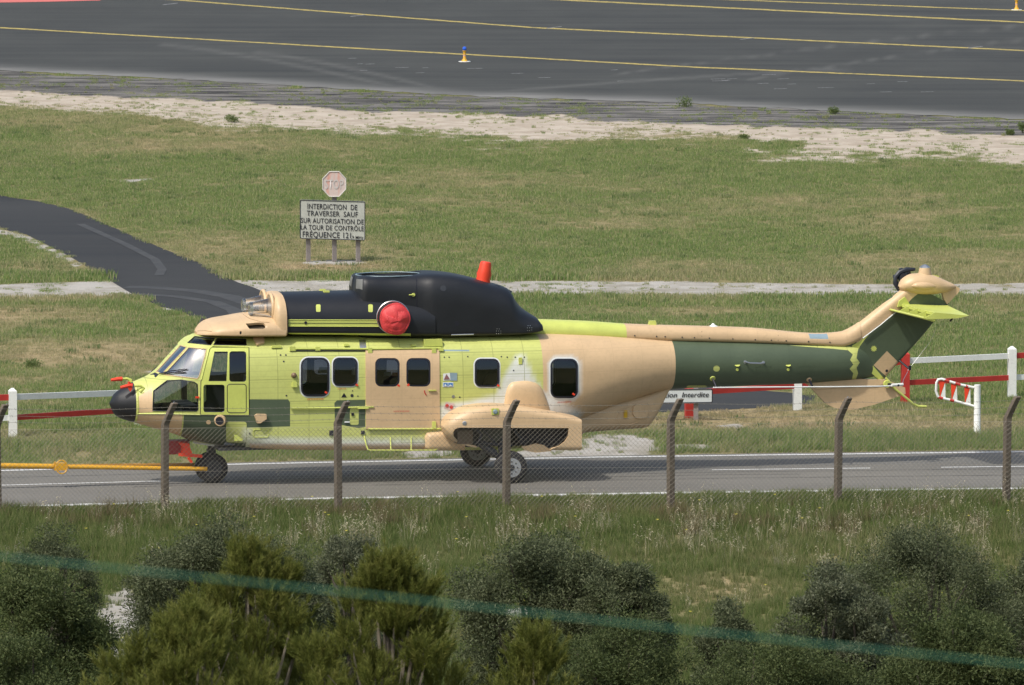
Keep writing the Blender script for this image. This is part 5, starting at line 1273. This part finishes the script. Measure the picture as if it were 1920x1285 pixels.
text_mesh('lettering', 'STOP', paint('faded_white_letter', (.50, .47, .45), .6).name and 'whitep', plate, sp(609, 354, -.012), Vector((1, 0, 0)), Vector((0, 0, 1)), 17/(F/O.y), 35/(F/O.y))
for ch in plate.children:
    if ch.name.startswith('lettering'): ch.data.materials.clear(); ch.data.materials.append(bpy.data.materials['faded_white_letter'])
nb = empty('no_entry_board', gnd(1300, 790)); tag(nb, 'long low white board reading tion Interdite in black under the tail boom', 'sign')
O = Vector(nb.location)
bc = [(x, y) for x, y in rrect(1150, 730.5, 1336, 756.5, 3, 3)]; bc = [(x, y-(x-1150)*.012+1) for x, y in bc]
bd = MB().prism([sp(*q) for q in bc], (0, .05, 0)).build('board', paint('board_white', (.50, .53, .53), .5, .06, .08), nb)
MB().tube([sp(x, y, -.003) for x, y in inset(bc, .5)+[inset(bc, .5)[0]]], .012, 6).build('border', 'ink', bd)
a_, b_ = sp(1247, 745.5, -.012), sp(1329, 744.5, -.012)
text_mesh('lettering', 'tion  Interdite', 'ink', bd, a_, (b_-a_).normalized(), Vector((0, 0, 1)), 9.3/(F/O.y), (b_-a_).length, shear=.22)
MB().box(Vector((sp(1305, 770).x, .08, .15)), (.10, .06, 1.1)).build('post', post_m, nb); MB().box(Vector((sp(1180, 770).x, .08, .15)), (.10, .06, 1.1)).build('post', post_m, nb)

# ------------------------------------------------------------------ taxiway edge lights
def edge_light(px, py, label):
    o = empty('edge_light', gnd(px, py, .012)); tag(o, label, 'light', 'taxiway edge lights')
    MB().lathe((0, 0, 0), (0, 0, 1), [(0, .22), (.015, .22), (.02, .20)], 20).build('base_plate', 'white', o)
    MB().lathe((0, 0, .02), (0, 0, 1), [(0, .12), (.05, .085), (.10, .055), (.34, .05), (.36, .07), (.39, .07)], 16).build('stem', paint('edge_light_yellow', (.62, .33, .02), .5), o, True)
    MB().lathe((0, 0, .20), (0, 0, 1), [(0, .054), (.06, .054)], 14).build('band', paint('edge_band', (.6, .35, .25), .5), o)
    MB().lathe((0, 0, .41), (0, 0, 1), [(0, .05), (.02, .07), (.07, .078), (.12, .06), (.14, .02)], 16).build('lens', paint('blue_lens', (.03, .12, .62), .12, .05, 0), o, True)
edge_light(871, 116, 'blue lensed yellow edge light standing in the middle of the taxiway margin')
edge_light(1906, 19, 'blue lensed yellow edge light cut off at the top right corner')

# ------------------------------------------------------------------ grass and weeds
def leaf_mat(name, cols, dryc=None, rough=0.6, trans=0.35, scale=0.7, attr_name='rnd', spec=0.15):
    """foliage: colour varies from leaf to leaf and in patches; some light comes through"""
    m, nt, b = new_mat(name)
    r = attr(nt, attr_name)
    c = ramp(nt, r, [(i/(len(cols)-1), q) for i, q in enumerate(cols)])
    n = noise_n(nt, scale, 4, 0.6, 'World')
    c = mixc(nt, ramp(nt, n, [(0.35, 0.0), (0.65, 0.3)]), c, [x*0.85 for x in cols[0]])
    if dryc:
        di = N(nt, 'ShaderNodeAttribute'); di.attribute_type = 'INSTANCER'; di.attribute_name = 'dry'
        f = math_n(nt, 'ADD', di.outputs['Fac'], math_n(nt, 'MULTIPLY', math_n(nt, 'SUBTRACT', r, 0.5), 0.5), True)
        c = mixc(nt, f, c, mixc(nt, r, dryc[0], dryc[1]))
    nt.links.new(c, b.inputs['Base Color']); b.inputs['Roughness'].default_value = rough; b.inputs['Specular IOR Level'].default_value = spec
    out = nt.nodes['Material Output']
    tl = N(nt, 'ShaderNodeBsdfTranslucent'); nt.links.new(c, tl.inputs[0]); mx = N(nt, 'ShaderNodeMixShader'); mx.inputs[0].default_value = trans
    nt.links.new(b.outputs[0], mx.inputs[1]); nt.links.new(tl.outputs[0], mx.inputs[2]); nt.links.new(mx.outputs[0], out.inputs[0])
    return m
grass_m = leaf_mat('meadow_grass', [(0.150, 0.250, 0.080), (0.220, 0.308, 0.090), (0.305, 0.345, 0.122), (0.45, 0.415, 0.235)], ((0.38, 0.295, 0.175), (0.58, 0.48, 0.31)), trans=0.5)
straw_m = leaf_mat('straw', [(0.30, 0.25, 0.14), (0.42, 0.37, 0.24), (0.55, 0.50, 0.36)])
SRC = bpy.data.collections.new('grass_sources')
def tuft(name, n, rad, h, width, lean, seed, mat, seeds=False):
    r = np.random.default_rng(seed); V = []; Fc = []; R = []
    for k in range(n):
        a = r.uniform(0, 2*PI); q = rad*math.sqrt(r.random()); x, y = q*math.cos(a), q*math.sin(a)
        hh = h*r.uniform(.45, 1.15); d = r.uniform(0, 2*PI); ln = lean*r.uniform(.1, 1)*hh; dx, dy = math.cos(d)*ln, math.sin(d)*ln
        w = width*r.uniform(.7, 1.3); f = r.uniform(0, 2*PI); wx, wy = math.cos(f)*w/2, math.sin(f)*w/2; rv = r.random()
        o = len(V)
        V += [(x-wx, y-wy, -.01), (x+wx, y+wy, -.01), (x+dx*.35+wx*.8, y+dy*.35+wy*.8, hh*.55), (x+dx*.35-wx*.8, y+dy*.35-wy*.8, hh*.55), (x+dx, y+dy, hh)]
        Fc += [(o, o+1, o+2), (o, o+2, o+3), (o+3, o+2, o+4)]; R += [rv]*5
        if seeds and k % 2 == 0:
            for j in range(7):
                f1 = .62+.38*j/6; cx, cy, cz = x+dx*f1, y+dy*f1, hh*f1; o = len(V); s1 = .014
                ex, ey = r.uniform(-.03, .03, 2); V += [(cx, cy, cz), (cx+ex+s1*.5, cy+ey, cz-.006), (cx+ex*1.7, cy+ey*1.7, cz-.03)]; Fc.append((o, o+1, o+2)); R += [.75+.25*r.random()]*3
    me = bpy.data.meshes.new(name); V = np.array(V, np.float32); Fc = np.array(Fc, np.int32)
    me.vertices.add(len(V)); me.vertices.foreach_set('co', V.ravel()); me.loops.add(Fc.size); me.loops.foreach_set('vertex_index', Fc.ravel()); me.polygons.add(len(Fc)); me.polygons.foreach_set('loop_start', np.arange(0, Fc.size, 3, dtype=np.int32))
    a = me.attributes.new('rnd', 'FLOAT', 'POINT'); a.data.foreach_set('value', np.array(R, np.float32)); me.materials.append(mat); me.update(calc_edges=True)
    return bpy.data.objects.new(name, me)
def scatter(name, label, cat, P, scl, dry, sources, seed=0):
    """one meadow object: points carrying instanced tufts"""
    r = np.random.default_rng(seed); n = len(P)
    col = bpy.data.collections.new(name+'_kinds')
    for o in sources: col.objects.link(o)
    me = bpy.data.meshes.new(name); me.vertices.add(n); me.vertices.foreach_set('co', np.asarray(P, np.float32).ravel())
    for nm_, dt, val in (('scl', 'FLOAT', scl), ('dry', 'FLOAT', dry), ('rotz', 'FLOAT', r.uniform(0, 2*PI, n)), ('pick', 'INT', r.integers(0, len(sources), n))):
        a = me.attributes.new(nm_, dt, 'POINT'); a.data.foreach_set('value', np.asarray(val, np.float32 if dt == 'FLOAT' else np.int32))
    me.update(); o = link(bpy.data.objects.new(name, me)); tag(o, label, cat, None, 'stuff')
    ng = bpy.data.node_groups.new(name+'_nodes', 'GeometryNodeTree')
    ng.interface.new_socket('Geometry', in_out='INPUT', socket_type='NodeSocketGeometry'); ng.interface.new_socket('Geometry', in_out='OUTPUT', socket_type='NodeSocketGeometry')
    gi = ng.nodes.new('NodeGroupInput'); go = ng.nodes.new('NodeGroupOutput'); ip = ng.nodes.new('GeometryNodeInstanceOnPoints'); ci = ng.nodes.new('GeometryNodeCollectionInfo')
    ci.inputs['Collection'].default_value = col; ci.inputs['Separate Children'].default_value = True; ci.inputs['Reset Children'].default_value = True
    def na(nm_, t):
        q = ng.nodes.new('GeometryNodeInputNamedAttribute'); q.data_type = t; q.inputs[0].default_value = nm_; return q.outputs[0]
    cx = ng.nodes.new('ShaderNodeCombineXYZ'); ng.links.new(na('rotz', 'FLOAT'), cx.inputs[2])
    e2r = ng.nodes.new('FunctionNodeEulerToRotation'); ng.links.new(cx.outputs[0], e2r.inputs[0])
    ng.links.new(gi.outputs[0], ip.inputs['Points']); ng.links.new(ci.outputs[0], ip.inputs['Instance']); ip.inputs['Pick Instance'].default_value = True
    ng.links.new(na('pick', 'INT'), ip.inputs['Instance Index']); ng.links.new(e2r.outputs[0], ip.inputs['Rotation']); ng.links.new(na('scl', 'FLOAT'), ip.inputs['Scale']); ng.links.new(ip.outputs[0], go.inputs[0])
    md = o.modifiers.new('scatter', 'NODES'); md.node_group = ng
    return o
def grow(d0, d1, dens, seed, margin=2.0):
    """random ground points seen by the camera between two distances"""
    r = np.random.default_rng(seed); n = int((d1-d0)*dens*(960/F*(d0+d1)+2*margin))
    y = r.uniform(d0, d1, n); hw = 960/F*y*1.02+margin; x = r.uniform(-1, 1, n)*hw.max(); ok = np.abs(x) < hw
    return x[ok], y[ok]
def bare(px, py):
    sa, so, gr = masks(px, py)
    onroad = (py > far_line(px)-4) & (py < near_line(px)+3.2)
    taxi_ = py < taxi_edge(px)+2
    return np.clip(np.maximum.reduce([sa, so*1.1, gr]), 0, 1), onroad | taxi_ | inpoly(px, py, TRACK)
def meadow(d0, d1, dens, seed, hbase, thin=1.0):
    x, y = grow(d0, d1, dens, seed); px, py = project(x, y, np.zeros_like(x))
    bm_, solid = bare(px, py); r = np.random.default_rng(seed+5)
    keep = ~solid & (r.random(len(x)) > np.clip(np.minimum(bm_*1.25-.08, .985-.55*np.clip((fbm(px/34, py/5, 130)-.50)*5, 0, 1)*(bm_ < 1.01)), 0, .985))
    x, y, px, py, bm_ = [q[keep] for q in (x, y, px, py, bm_)]
    dr = dryness(px, py); sc = hbase(px, py)*(1-.45*dr)*(1-.5*bm_)*r.uniform(.7, 1.3, len(x))
    return np.stack([x, y, hill(y)], -1), sc, np.clip(dr*1.0+.35*(fbm(x*1.3, y*.6, 61)-.52), 0, 1)
short = [tuft('short_grass', 46, .20, .075, .010, .5, 100+k, grass_m) for k in range(4)]
P, S_, D = meadow(157, 312, 20, 1, lambda px, py: 0.75+.9*fbm(px/90, py/14, 71)+.9*np.exp(-((py-520)/12)**2)+.8*np.exp(-((py-560)/10)**2))
scatter('far_grass', 'short mown grass on the airfield beyond the road', 'grass', P, S_, D, short, 1)
longg = [tuft('long_grass', 42, .17, .24, .011, .45, 200+k, grass_m) for k in range(4)]
P, S_, D = meadow(150.5, 166, 34, 2, lambda px, py: .30+.70*np.clip(1-np.abs(py-(842-.008*px))/34, 0, 1)*(.45+.9*fbm(px/160, py/30, 81)))
scatter('verge_grass', 'ragged grass on the far verge of the road behind the helicopter', 'grass', P, S_, D, longg, 2)
P, S_, D = meadow(100, 149.5, 52, 3, lambda px, py: (.50+.75*fbm(px/150, py/40, 91)*np.clip((1120-py)/120, .4, 1.2))*np.clip((py-near_line(px)+2)/24, .36, 1))
green_m = leaf_mat('rough_green_grass', [(0.098, 0.150, 0.038), (0.150, 0.200, 0.056), (0.25, 0.25, 0.105)], ((0.34, 0.275, 0.145), (0.52, 0.43, 0.26)), trans=0.5)
rough_g = [tuft('rough_grass', 46, .15, .26, .010, .55, 300+k, green_m) for k in range(5)]
D = np.clip(D*.45, 0, 1)
scatter('rough_grass_field', 'tall rough green grass between the fence and the shrubs', 'grass', P, S_, D, rough_g, 3)
clump_m = leaf_mat('weed_clump', [(0.085, 0.165, 0.055), (0.13, 0.21, 0.065), (0.20, 0.25, 0.09)], ((0.38, 0.295, 0.175), (0.58, 0.48, 0.31)), trans=0.5)
clump = [tuft('weed_clump', 34, .16, .13, .014, .7, 700+k, clump_m) for k in range(4)]
x, y = grow(152, 300, 3.0, 12); px, py = project(x, y, np.zeros_like(x)); bm_, solid = bare(px, py); r = np.random.default_rng(47)
keep = ~solid & (bm_ < .4) & (r.random(len(x)) < np.clip((fbm(px/60, py/8, 150)-.50)*6, 0, 1))
P = np.stack([x, y, hill(y)], -1)[keep]; scatter('meadow_weeds', 'darker green weed clumps through the mown airfield grass', 'weeds', P, r.uniform(.4, 1.2, len(P)), r.uniform(0, .3, len(P)), clump, 13)
# pale oat stalks with seed heads, brown rush clumps, small weeds
oats = [tuft('oat_stalks', 12, .14, .62, .0045, .45, 400+k, straw_m, True) for k in range(5)]
x, y = grow(112, 145, 14, 4); px, py = project(x, y, np.zeros_like(x)); r = np.random.default_rng(44)
bm_, solid = bare(px, py); f = fbm(px/110, py/26, 95)
wgt = .38*np.clip((f-.36)*3.2, 0, 1)*np.clip(1.1-np.abs(py-1020)/80, 0.04, 1)*np.clip((py-near_line(px)-14)/30, 0, 1)
keep = ~solid & (r.random(len(x)) < wgt*.8) & (bm_ < .3)
P = np.stack([x, y, hill(y)], -1)[keep]; scatter('wild_oats', 'pale seeding wild oat stalks in the rough grass below the fence', 'grass', P, r.uniform(.6, 1.2, len(P)), np.zeros(len(P)), oats, 5)
rush_m = leaf_mat('brown_rush', [(0.11, 0.095, 0.045), (0.18, 0.145, 0.075), (0.26, 0.21, 0.12)])
rush = [tuft('rush_clump', 60, .16, .42, .007, .5, 500+k, rush_m) for k in range(3)]
x, y = grow(128, 143.5, 10, 6); px, py = project(x, y, np.zeros_like(x)); f = fbm(px/170, py/20, 99)
wgt = np.clip((f-.42)*6, 0, 1)*np.exp(-((py-978)/24)**2); r = np.random.default_rng(45); keep = (r.random(len(x)) < wgt)
P = np.stack([x, y, hill(y)], -1)[keep]; scatter('brown_rushes', 'brown rush clumps along the foot of the chain link fence', 'rushes', P, r.uniform(.6, 1.15, len(P)), np.zeros(len(P)), rush, 7)
x, y = grow(151, 300, 6.0, 8); px, py = project(x, y, np.zeros_like(x)); bm_, solid = bare(px, py); r = np.random.default_rng(46)
keep = ~solid & (bm_ > .15) & (r.random(len(x)) < np.clip((fbm(px/70, py/9, 120)-.40)*3, .04, 1)); weed = [tuft('weed_tuft', 40, .12, .13, .014, .8, 600+k, grass_m) for k in range(3)]
P = np.stack([x, y, hill(y)], -1)[keep]; scatter('gravel_weeds', 'scattered green weeds growing in the bare sand and gravel', 'weeds', P, .12+.6*r.random(len(P))**2.5, r.uniform(0, .5, len(P)), weed, 9)
flower_m = paint('yellow_petals', (.62, .55, .08), .6)
fl_ = MB()
for k in range(5): a = 2*PI*k/5; fl_.add([(0, 0, .40), (.03*math.cos(a), .03*math.sin(a), .415), (.03*math.cos(a+1.1), .03*math.sin(a+1.1), .415)], [(0, 1, 2)])
me_o = fl_.build('flower_head', flower_m); COL.objects.unlink(me_o)
x, y = grow(120, 144, .13, 10); px, py = project(x, y, np.zeros_like(x)); _, solid = bare(px, py); P = np.stack([x, y, hill(y)], -1)[~solid]
scatter('yellow_flowers', 'tiny yellow flower heads dotted through the rough grass', 'flowers', P, np.full(len(P), 1.0), np.zeros(len(P)), [me_o], 11)

# ------------------------------------------------------------------ shrubs and trees
def leaves(centres, radii, per, length, width, seed, up_bias=0.25, gravity=0.0):
    """leaf quads spread through clumps; returns vertices, quads and a per-leaf random value"""
    r = np.random.default_rng(seed); n = len(centres)*per
    ci = np.repeat(np.arange(len(centres)), per); c = np.asarray(centres)[ci]; R = np.asarray(radii)[ci]
    d = r.normal(size=(n, 3)); d /= np.linalg.norm(d, axis=1, keepdims=True)
    q = r.random(n)**(1/2.2); p = c + d*(R*q[:, None])
    ax = d*.7 + r.normal(size=(n, 3))*.7 + np.array([0, 0, up_bias]); ax /= np.linalg.norm(ax, axis=1, keepdims=True)
    sd = np.cross(ax, r.normal(size=(n, 3))); sd /= np.linalg.norm(sd, axis=1, keepdims=True)
    L = length*r.uniform(.6, 1.25, n)[:, None]; W = width*r.uniform(.7, 1.3, n)[:, None]
    V = np.stack([p, p+ax*L*.5+sd*W*.5, p+ax*L, p+ax*L*.5-sd*W*.5], 1).reshape(-1, 3)
    Fq = np.arange(4*n).reshape(n, 4); rv = np.repeat(np.clip(r.normal(.5, .22, n)+.25*(r.random(len(centres))[ci]-.5), 0, 1), 4)
    return V, Fq, rv
bark = paint('grey_bark', (.085, .07, .055), .9, .25, .3, scale=12, bump=.6)
olive_m = leaf_mat('olive_leaves', [(.050, .064, .030), (.100, .118, .058), (.195, .21, .122)], None, .6, .3, 1.2)
olive2_m = leaf_mat('dark_leaves', [(.036, .053, .018), (.078, .102, .036), (.150, .172, .070)], None, .6, .3, 1.2)
grey_m = leaf_mat('grey_green_leaves', [(.062, .074, .038), (.115, .130, .074), (.215, .225, .15)], None, .6, .3, 1.2)
def shrub(name, label, px0, px1, ytop, dist, depth, mat, seed, n_clump=120, per=330, low=1310, leaf=(.050, .0165), group=None, base=None):
    """a shrub filling px0..px1 in the photo, its top at ytop, standing at the given distance"""
    r = np.random.default_rng(seed); s = dist/F
    cx = (px0+px1)/2; zt = at_dist(cx, ytop, dist).z; g = float(hill(dist)); zl = g if base is None else base
    O = Vector((at_dist(cx, ytop, dist).x, dist, g)); hw = (px1-px0)/2*s; H = zt-g
    o = empty(name, O); tag(o, label, 'shrub' if H < 3.4 else 'tree', group)
    cs = []; rs = []
    zb = max(.15, min(.6, (at_dist(cx, low+40, dist).z-g)/H))       # crown runs on below the frame
    lobes = []
    sc_ = min(hw, (1-zb)*H*1.1)
    for k in range(32):
        lx = (-.78+1.56*(k % 10)/9)+r.uniform(-.1, .1); lr = r.uniform(.22, .36)
        zm = (1-.30*lx*lx-r.uniform(0, .10))-lr*sc_/H
        lobes.append((lx, r.uniform(-.6, .6), zm if k < 10 else zb+(zm-zb)*(.08+.84*((k*.618) % 1)), lr))
    lobes.append((r.uniform(-.25, .25), 0, 1-.34*sc_/H, .34))
    n_clump = int(n_clump*1.45)
    while len(cs) < n_clump:
        lx, ly, lz, lr = lobes[len(cs) % len(lobes)]
        d = r.normal(size=3); d /= np.linalg.norm(d); q = r.uniform(.3, 1.0) if r.random() > .07 else r.uniform(1.1, 1.35)
        p = np.array([(lx+d[0]*lr*q)*hw, (ly+d[1]*lr*q)*depth, lz*H+d[2]*lr*q*sc_])
        if p[2] < (zb-.2)*H or p[2] > H*.97 or abs(p[0]) > hw*.97: continue
        cs.append(p); rs.append(np.array([1, 1, .85])*r.uniform(.17, .36)*min(1.0, max(.6, hw/1.4)))
    V, Fq, rv = leaves(cs, rs, int(per*.98), leaf[0]*(.85+.4*((seed*.37) % 1)), leaf[1]*(.85+.3*((seed*.61) % 1)), seed+1)
    np_mesh('crown', V, Fq, mat, o, False, {'rnd': rv})
    mb = MB(); 
    for k in range(3):
        b0 = Vector((r.uniform(-.15, .15), r.uniform(-.15, .15), -.15)); m_ = Vector((r.uniform(-.4, .4)*hw, r.uniform(-.3, .3)*depth, H*.35))
        mb.tube([b0, b0.lerp(m_, .5)+Vector((0, 0, .06)), m_], [.09, .07, .05], 7)
        for j in range(9):
            e = Vector(cs[r.integers(len(cs))]); mb.tube([m_, m_.lerp(e, .5)+Vector((0, 0, .08*H)), e], [.04, .025, .008], 5)
    mb.build('trunk', bark, o, True)
    return o
shrub('dense_shrub', 'dense dark shrub at the left edge beside the sandy gap', -110, 222, 1030, 106, 1.2, olive2_m, 21, 150, 380)
shrub('low_shrub', 'lower bright topped shrub in the bottom left corner', -80, 170, 1180, 97, 1.0, olive2_m, 22, 100, 330)
shrub('grey_shrub', 'small grey green shrub behind the dense shrub at the left', 20, 185, 985, 119, .7, olive_m, 23, 60, 300)
shrub('olive_shrub', 'large grey olive shrub right of the sandy gap behind the pine', 232, 605, 958, 116, 1.2, olive_m, 24, 210, 360)
shrub('pale_shrub', 'pale low shrub between the large olive shrub and the central one', 560, 760, 992, 118, .9, grey_m, 25, 100, 330)
shrub('broad_olive_shrub', 'broad olive shrub in the centre below the cranked post by the wheels', 845, 1200, 982, 110, 1.2, olive_m, 26, 170, 380)
shrub('side_olive_shrub', 'rounded olive shrub leaning out right of the central olive', 1080, 1262, 1040, 109, .9, olive_m, 27, 90, 360)
shrub('shaded_shrub', 'dark shrub at the bottom centre below the green cord', 985, 1330, 1130, 101, 1.1, olive2_m, 28, 140, 340)
shrub('small_round_shrub', 'small round shrub above the cord left of the large right shrub', 1305, 1420, 1128, 108, .7, olive_m, 29, 60, 330)
shrub('tall_olive_shrub', 'tall olive shrub at the right under the rightmost fence posts', 1560, 1915, 983, 110, 1.3, olive_m, 30, 190, 380)
shrub('spreading_shrub', 'wide grey green shrub spreading left from the tall right shrub', 1455, 1700, 1052, 107, 1.1, grey_m, 31, 120, 360)
shrub('corner_shrub', 'dark shrub filling the bottom right corner', 1620, 1990, 1125, 101, 1.3, olive2_m, 32, 170, 360)
shrub('bottom_shrub', 'dark shrub at the bottom edge between centre and right corner', 1270, 1660, 1165, 100, 1.2, olive2_m, 33, 150, 340)
shrub('right_edge_shrub', 'shrub cut off by the right edge beyond the tall olive shrub', 1830, 2060, 1030, 113, 1.0, olive_m, 34, 100, 330)

pine_m = leaf_mat('pine_needles', [(.085, .105, .022), (.150, .168, .036), (.25, .245, .070)], None, .6, .4, 2.0)
def pine(label, px0, px1, ytop, dist, seed, n_shoot):
    r = np.random.default_rng(seed); s = dist/F; cx = (px0+px1)/2
    g = float(hill(dist)); top = at_dist(cx, ytop, dist); O = Vector((top.x, dist, g)); H = top.z-g; hw = (px1-px0)/2*s
    o = empty('young_pine', O); tag(o, label, 'tree')
    vis = at_dist(cx, 1330, dist).z-g                      # crown starts below the frame
    nl = 44; lob = []
    for k in range(nl):
        f = (k+.5)/nl; z = vis*.75+(H-vis*.75)*f; w = hw*(1-f**2.0)**.75; a = k*2.4+r.uniform(-.5, .5)
        lob.append((w*math.cos(a)*r.uniform(.35, 1), w*.8*math.sin(a)*r.uniform(.35, 1), z, .16+.20*(1-f)))
    for k in range(3): lob.append((hw*r.uniform(-.35, .35), 0, H*(.97-.05*k)-.05, .12))
    V = []; T = []; R = []
    base = []
    for k in range(n_shoot):
        lx, ly, lz, lr = lob[r.integers(len(lob))] if k > 30 else lob[-1 - k % 6]
        d = r.normal(size=3); d /= np.linalg.norm(d); p = np.array([lx, ly, lz-.10])+d*np.array([lr, lr, lr*.75])*r.uniform(.35, 1)
        ax = np.array([d[0]*.45+r.normal()*.18, d[1]*.45+r.normal()*.18, .9+r.uniform(-.15, .3)]); ax /= np.linalg.norm(ax)
        base.append((p, ax, r.uniform(.10, .22)))
    nn = 46
    P0 = np.array([b_[0] for b_ in base]); AX = np.array([b_[1] for b_ in base]); LN = np.array([b_[2] for b_ in base])
    P0 = np.repeat(P0, nn, 0); AX = np.repeat(AX, nn, 0); LN = np.repeat(LN, nn)
    n = len(P0); f = r.random(n); q = r.normal(size=(n, 3)); q -= AX*(q*AX).sum(1)[:, None]; q /= np.linalg.norm(q, axis=1)[:, None]
    st = P0+AX*(f*LN)[:, None]; dr_ = AX*r.uniform(.6, 1.1, n)[:, None]+q*r.uniform(.35, .75, n)[:, None]; dr_ /= np.linalg.norm(dr_, axis=1)[:, None]
    en = st+dr_*r.uniform(.045, .085, n)[:, None]; sd = np.cross(dr_, r.normal(size=(n, 3))); sd /= np.linalg.norm(sd, axis=1)[:, None]; sd *= .0034
    V = np.stack([st-sd, st+sd, en], 1).reshape(-1, 3); Fq = np.arange(3*n).reshape(n, 3)
    shoot_r = np.repeat(np.clip(r.normal(.5, .25, len(base)), 0, 1), nn); rv = np.repeat(np.clip(shoot_r*.7+.3*r.random(n)+.15*(f-.5), 0, 1), 3)
    np_mesh('crown', V, Fq, pine_m, o, False, {'rnd': rv})
    mb = MB(); mb.tube([(0, 0, -.3), (.03, 0, H*.5), (0, 0, H*.93)], [.11, .07, .015], 8); mb.build('trunk', bark, o, True)
    mb = MB(); greyb = paint('pale_twig', (.20, .17, .13), .9)
    for k, (lx, ly, lz, lr) in enumerate(lob):
        a = Vector((0, 0, lz*.75)); e = Vector((lx, ly, lz-.15)); m_ = a.lerp(e, .55)+Vector((0, 0, -.06))
        mb.tube([a, m_, e], [.03, .02, .008], 5)
        if k % 3 == 0: q_ = e+Vector(r.normal(size=3)*lr*.6); mb.tube([m_, m_.lerp(q_, .5), q_], [.009, .007, .003], 4)
    mb.build('branches', greyb, o, True)
    for k in range(4):
        lx, ly, lz, lr = lob[r.integers(3, 18)]; c = Vector((lx, ly-lr*.7, lz-.05))
        MB().lathe(c, (.2, -.2, 1), [(0, .008), (.015, .022), (.04, .024), (.065, .012), (.075, .003)], 10).build('cone', paint('cone_brown', (.14, .06, .025), .7), o, True)
    return o
pine('yellow green young pine with upright shoots in front of the large olive shrub', 215, 720, 1022, 72, 61, 3000)
pine('wide yellow green pine in the bottom centre above the small pine', 480, 975, 1045, 69, 62, 3200)
pine('low pine filling the bottom edge left of centre', 70, 640, 1150, 62, 63, 2300)
pine('small bright pine top at the bottom edge right of the wide pine', 900, 1105, 1180, 64, 64, 1000)
for px, py, w, h, lab in ((435, 230, 24, 14, 'small dark green weed bush on the sand left of centre'), (1283, 201, 26, 20, 'leafy weed bush at the edge of the taxiway right of centre'), (1563, 214, 18, 13, 'low weed bush on the sooty gravel strip'), (1894, 254, 14, 13, 'small weed bush on the sand by the right edge'), (1917, 250, 16, 22, 'weed bush cut off by the right edge on the sand'), (1395, 262, 16, 9, 'tiny weed bush on the sand below the taxiway weeds'), (62, 690, 34, 12, 'flat dark green weed patch in the grass by the left rail fence')):
    g = gnd(px, py); s = g.y/F; o = empty('weed_bush', g); tag(o, lab, 'weed', 'weeds beside the taxiway' if py < 300 else None)
    r = np.random.default_rng(px); n = 14; cs = [(r.uniform(-.5, .5)*w*s*.8, r.uniform(-.3, .3)*w*s, r.uniform(.15, .8)*h*s) for _ in range(n)]
    V, Fq, rv = leaves(cs, [np.array([1, 1, .9])*w*s*.24]*n, 34, .06, .028, px+1); np_mesh('foliage', V, Fq, leaf_mat('weed_leaf', [(.11, .16, .05), (.17, .22, .08), (.24, .28, .12)], trans=.5), o, False, {'rnd': rv})
    MB().tube([(0, 0, -.02), (0, 0, h*s*.6)], [.015, .006], 5).build('stem', bark, o)

# ------------------------------------------------------------------ green cord strung near the photographer
cd = 10.5
a, b_ = at_dist(-2600, 700, cd), at_dist(4600, 1640, cd*1.02)
def cp(px):
    return at_dist(px, np.interp(px, [-9000, 0, 640, 1280, 1920, 10000], [200, 1044, 1110, 1181, 1247, 2100]), cd)
co = MB().tube([cp(x) for x in (-8500, -4200, -1200, 0, 640, 1280, 1920, 3200, 6000, 9800)], .0021, 8).build('green_cord', paint('green_plastic', (.020, .105, .062), .5), None, True)
tag(co, 'blurred dark green cord stretched across the foreground above the shrubs', 'cord')
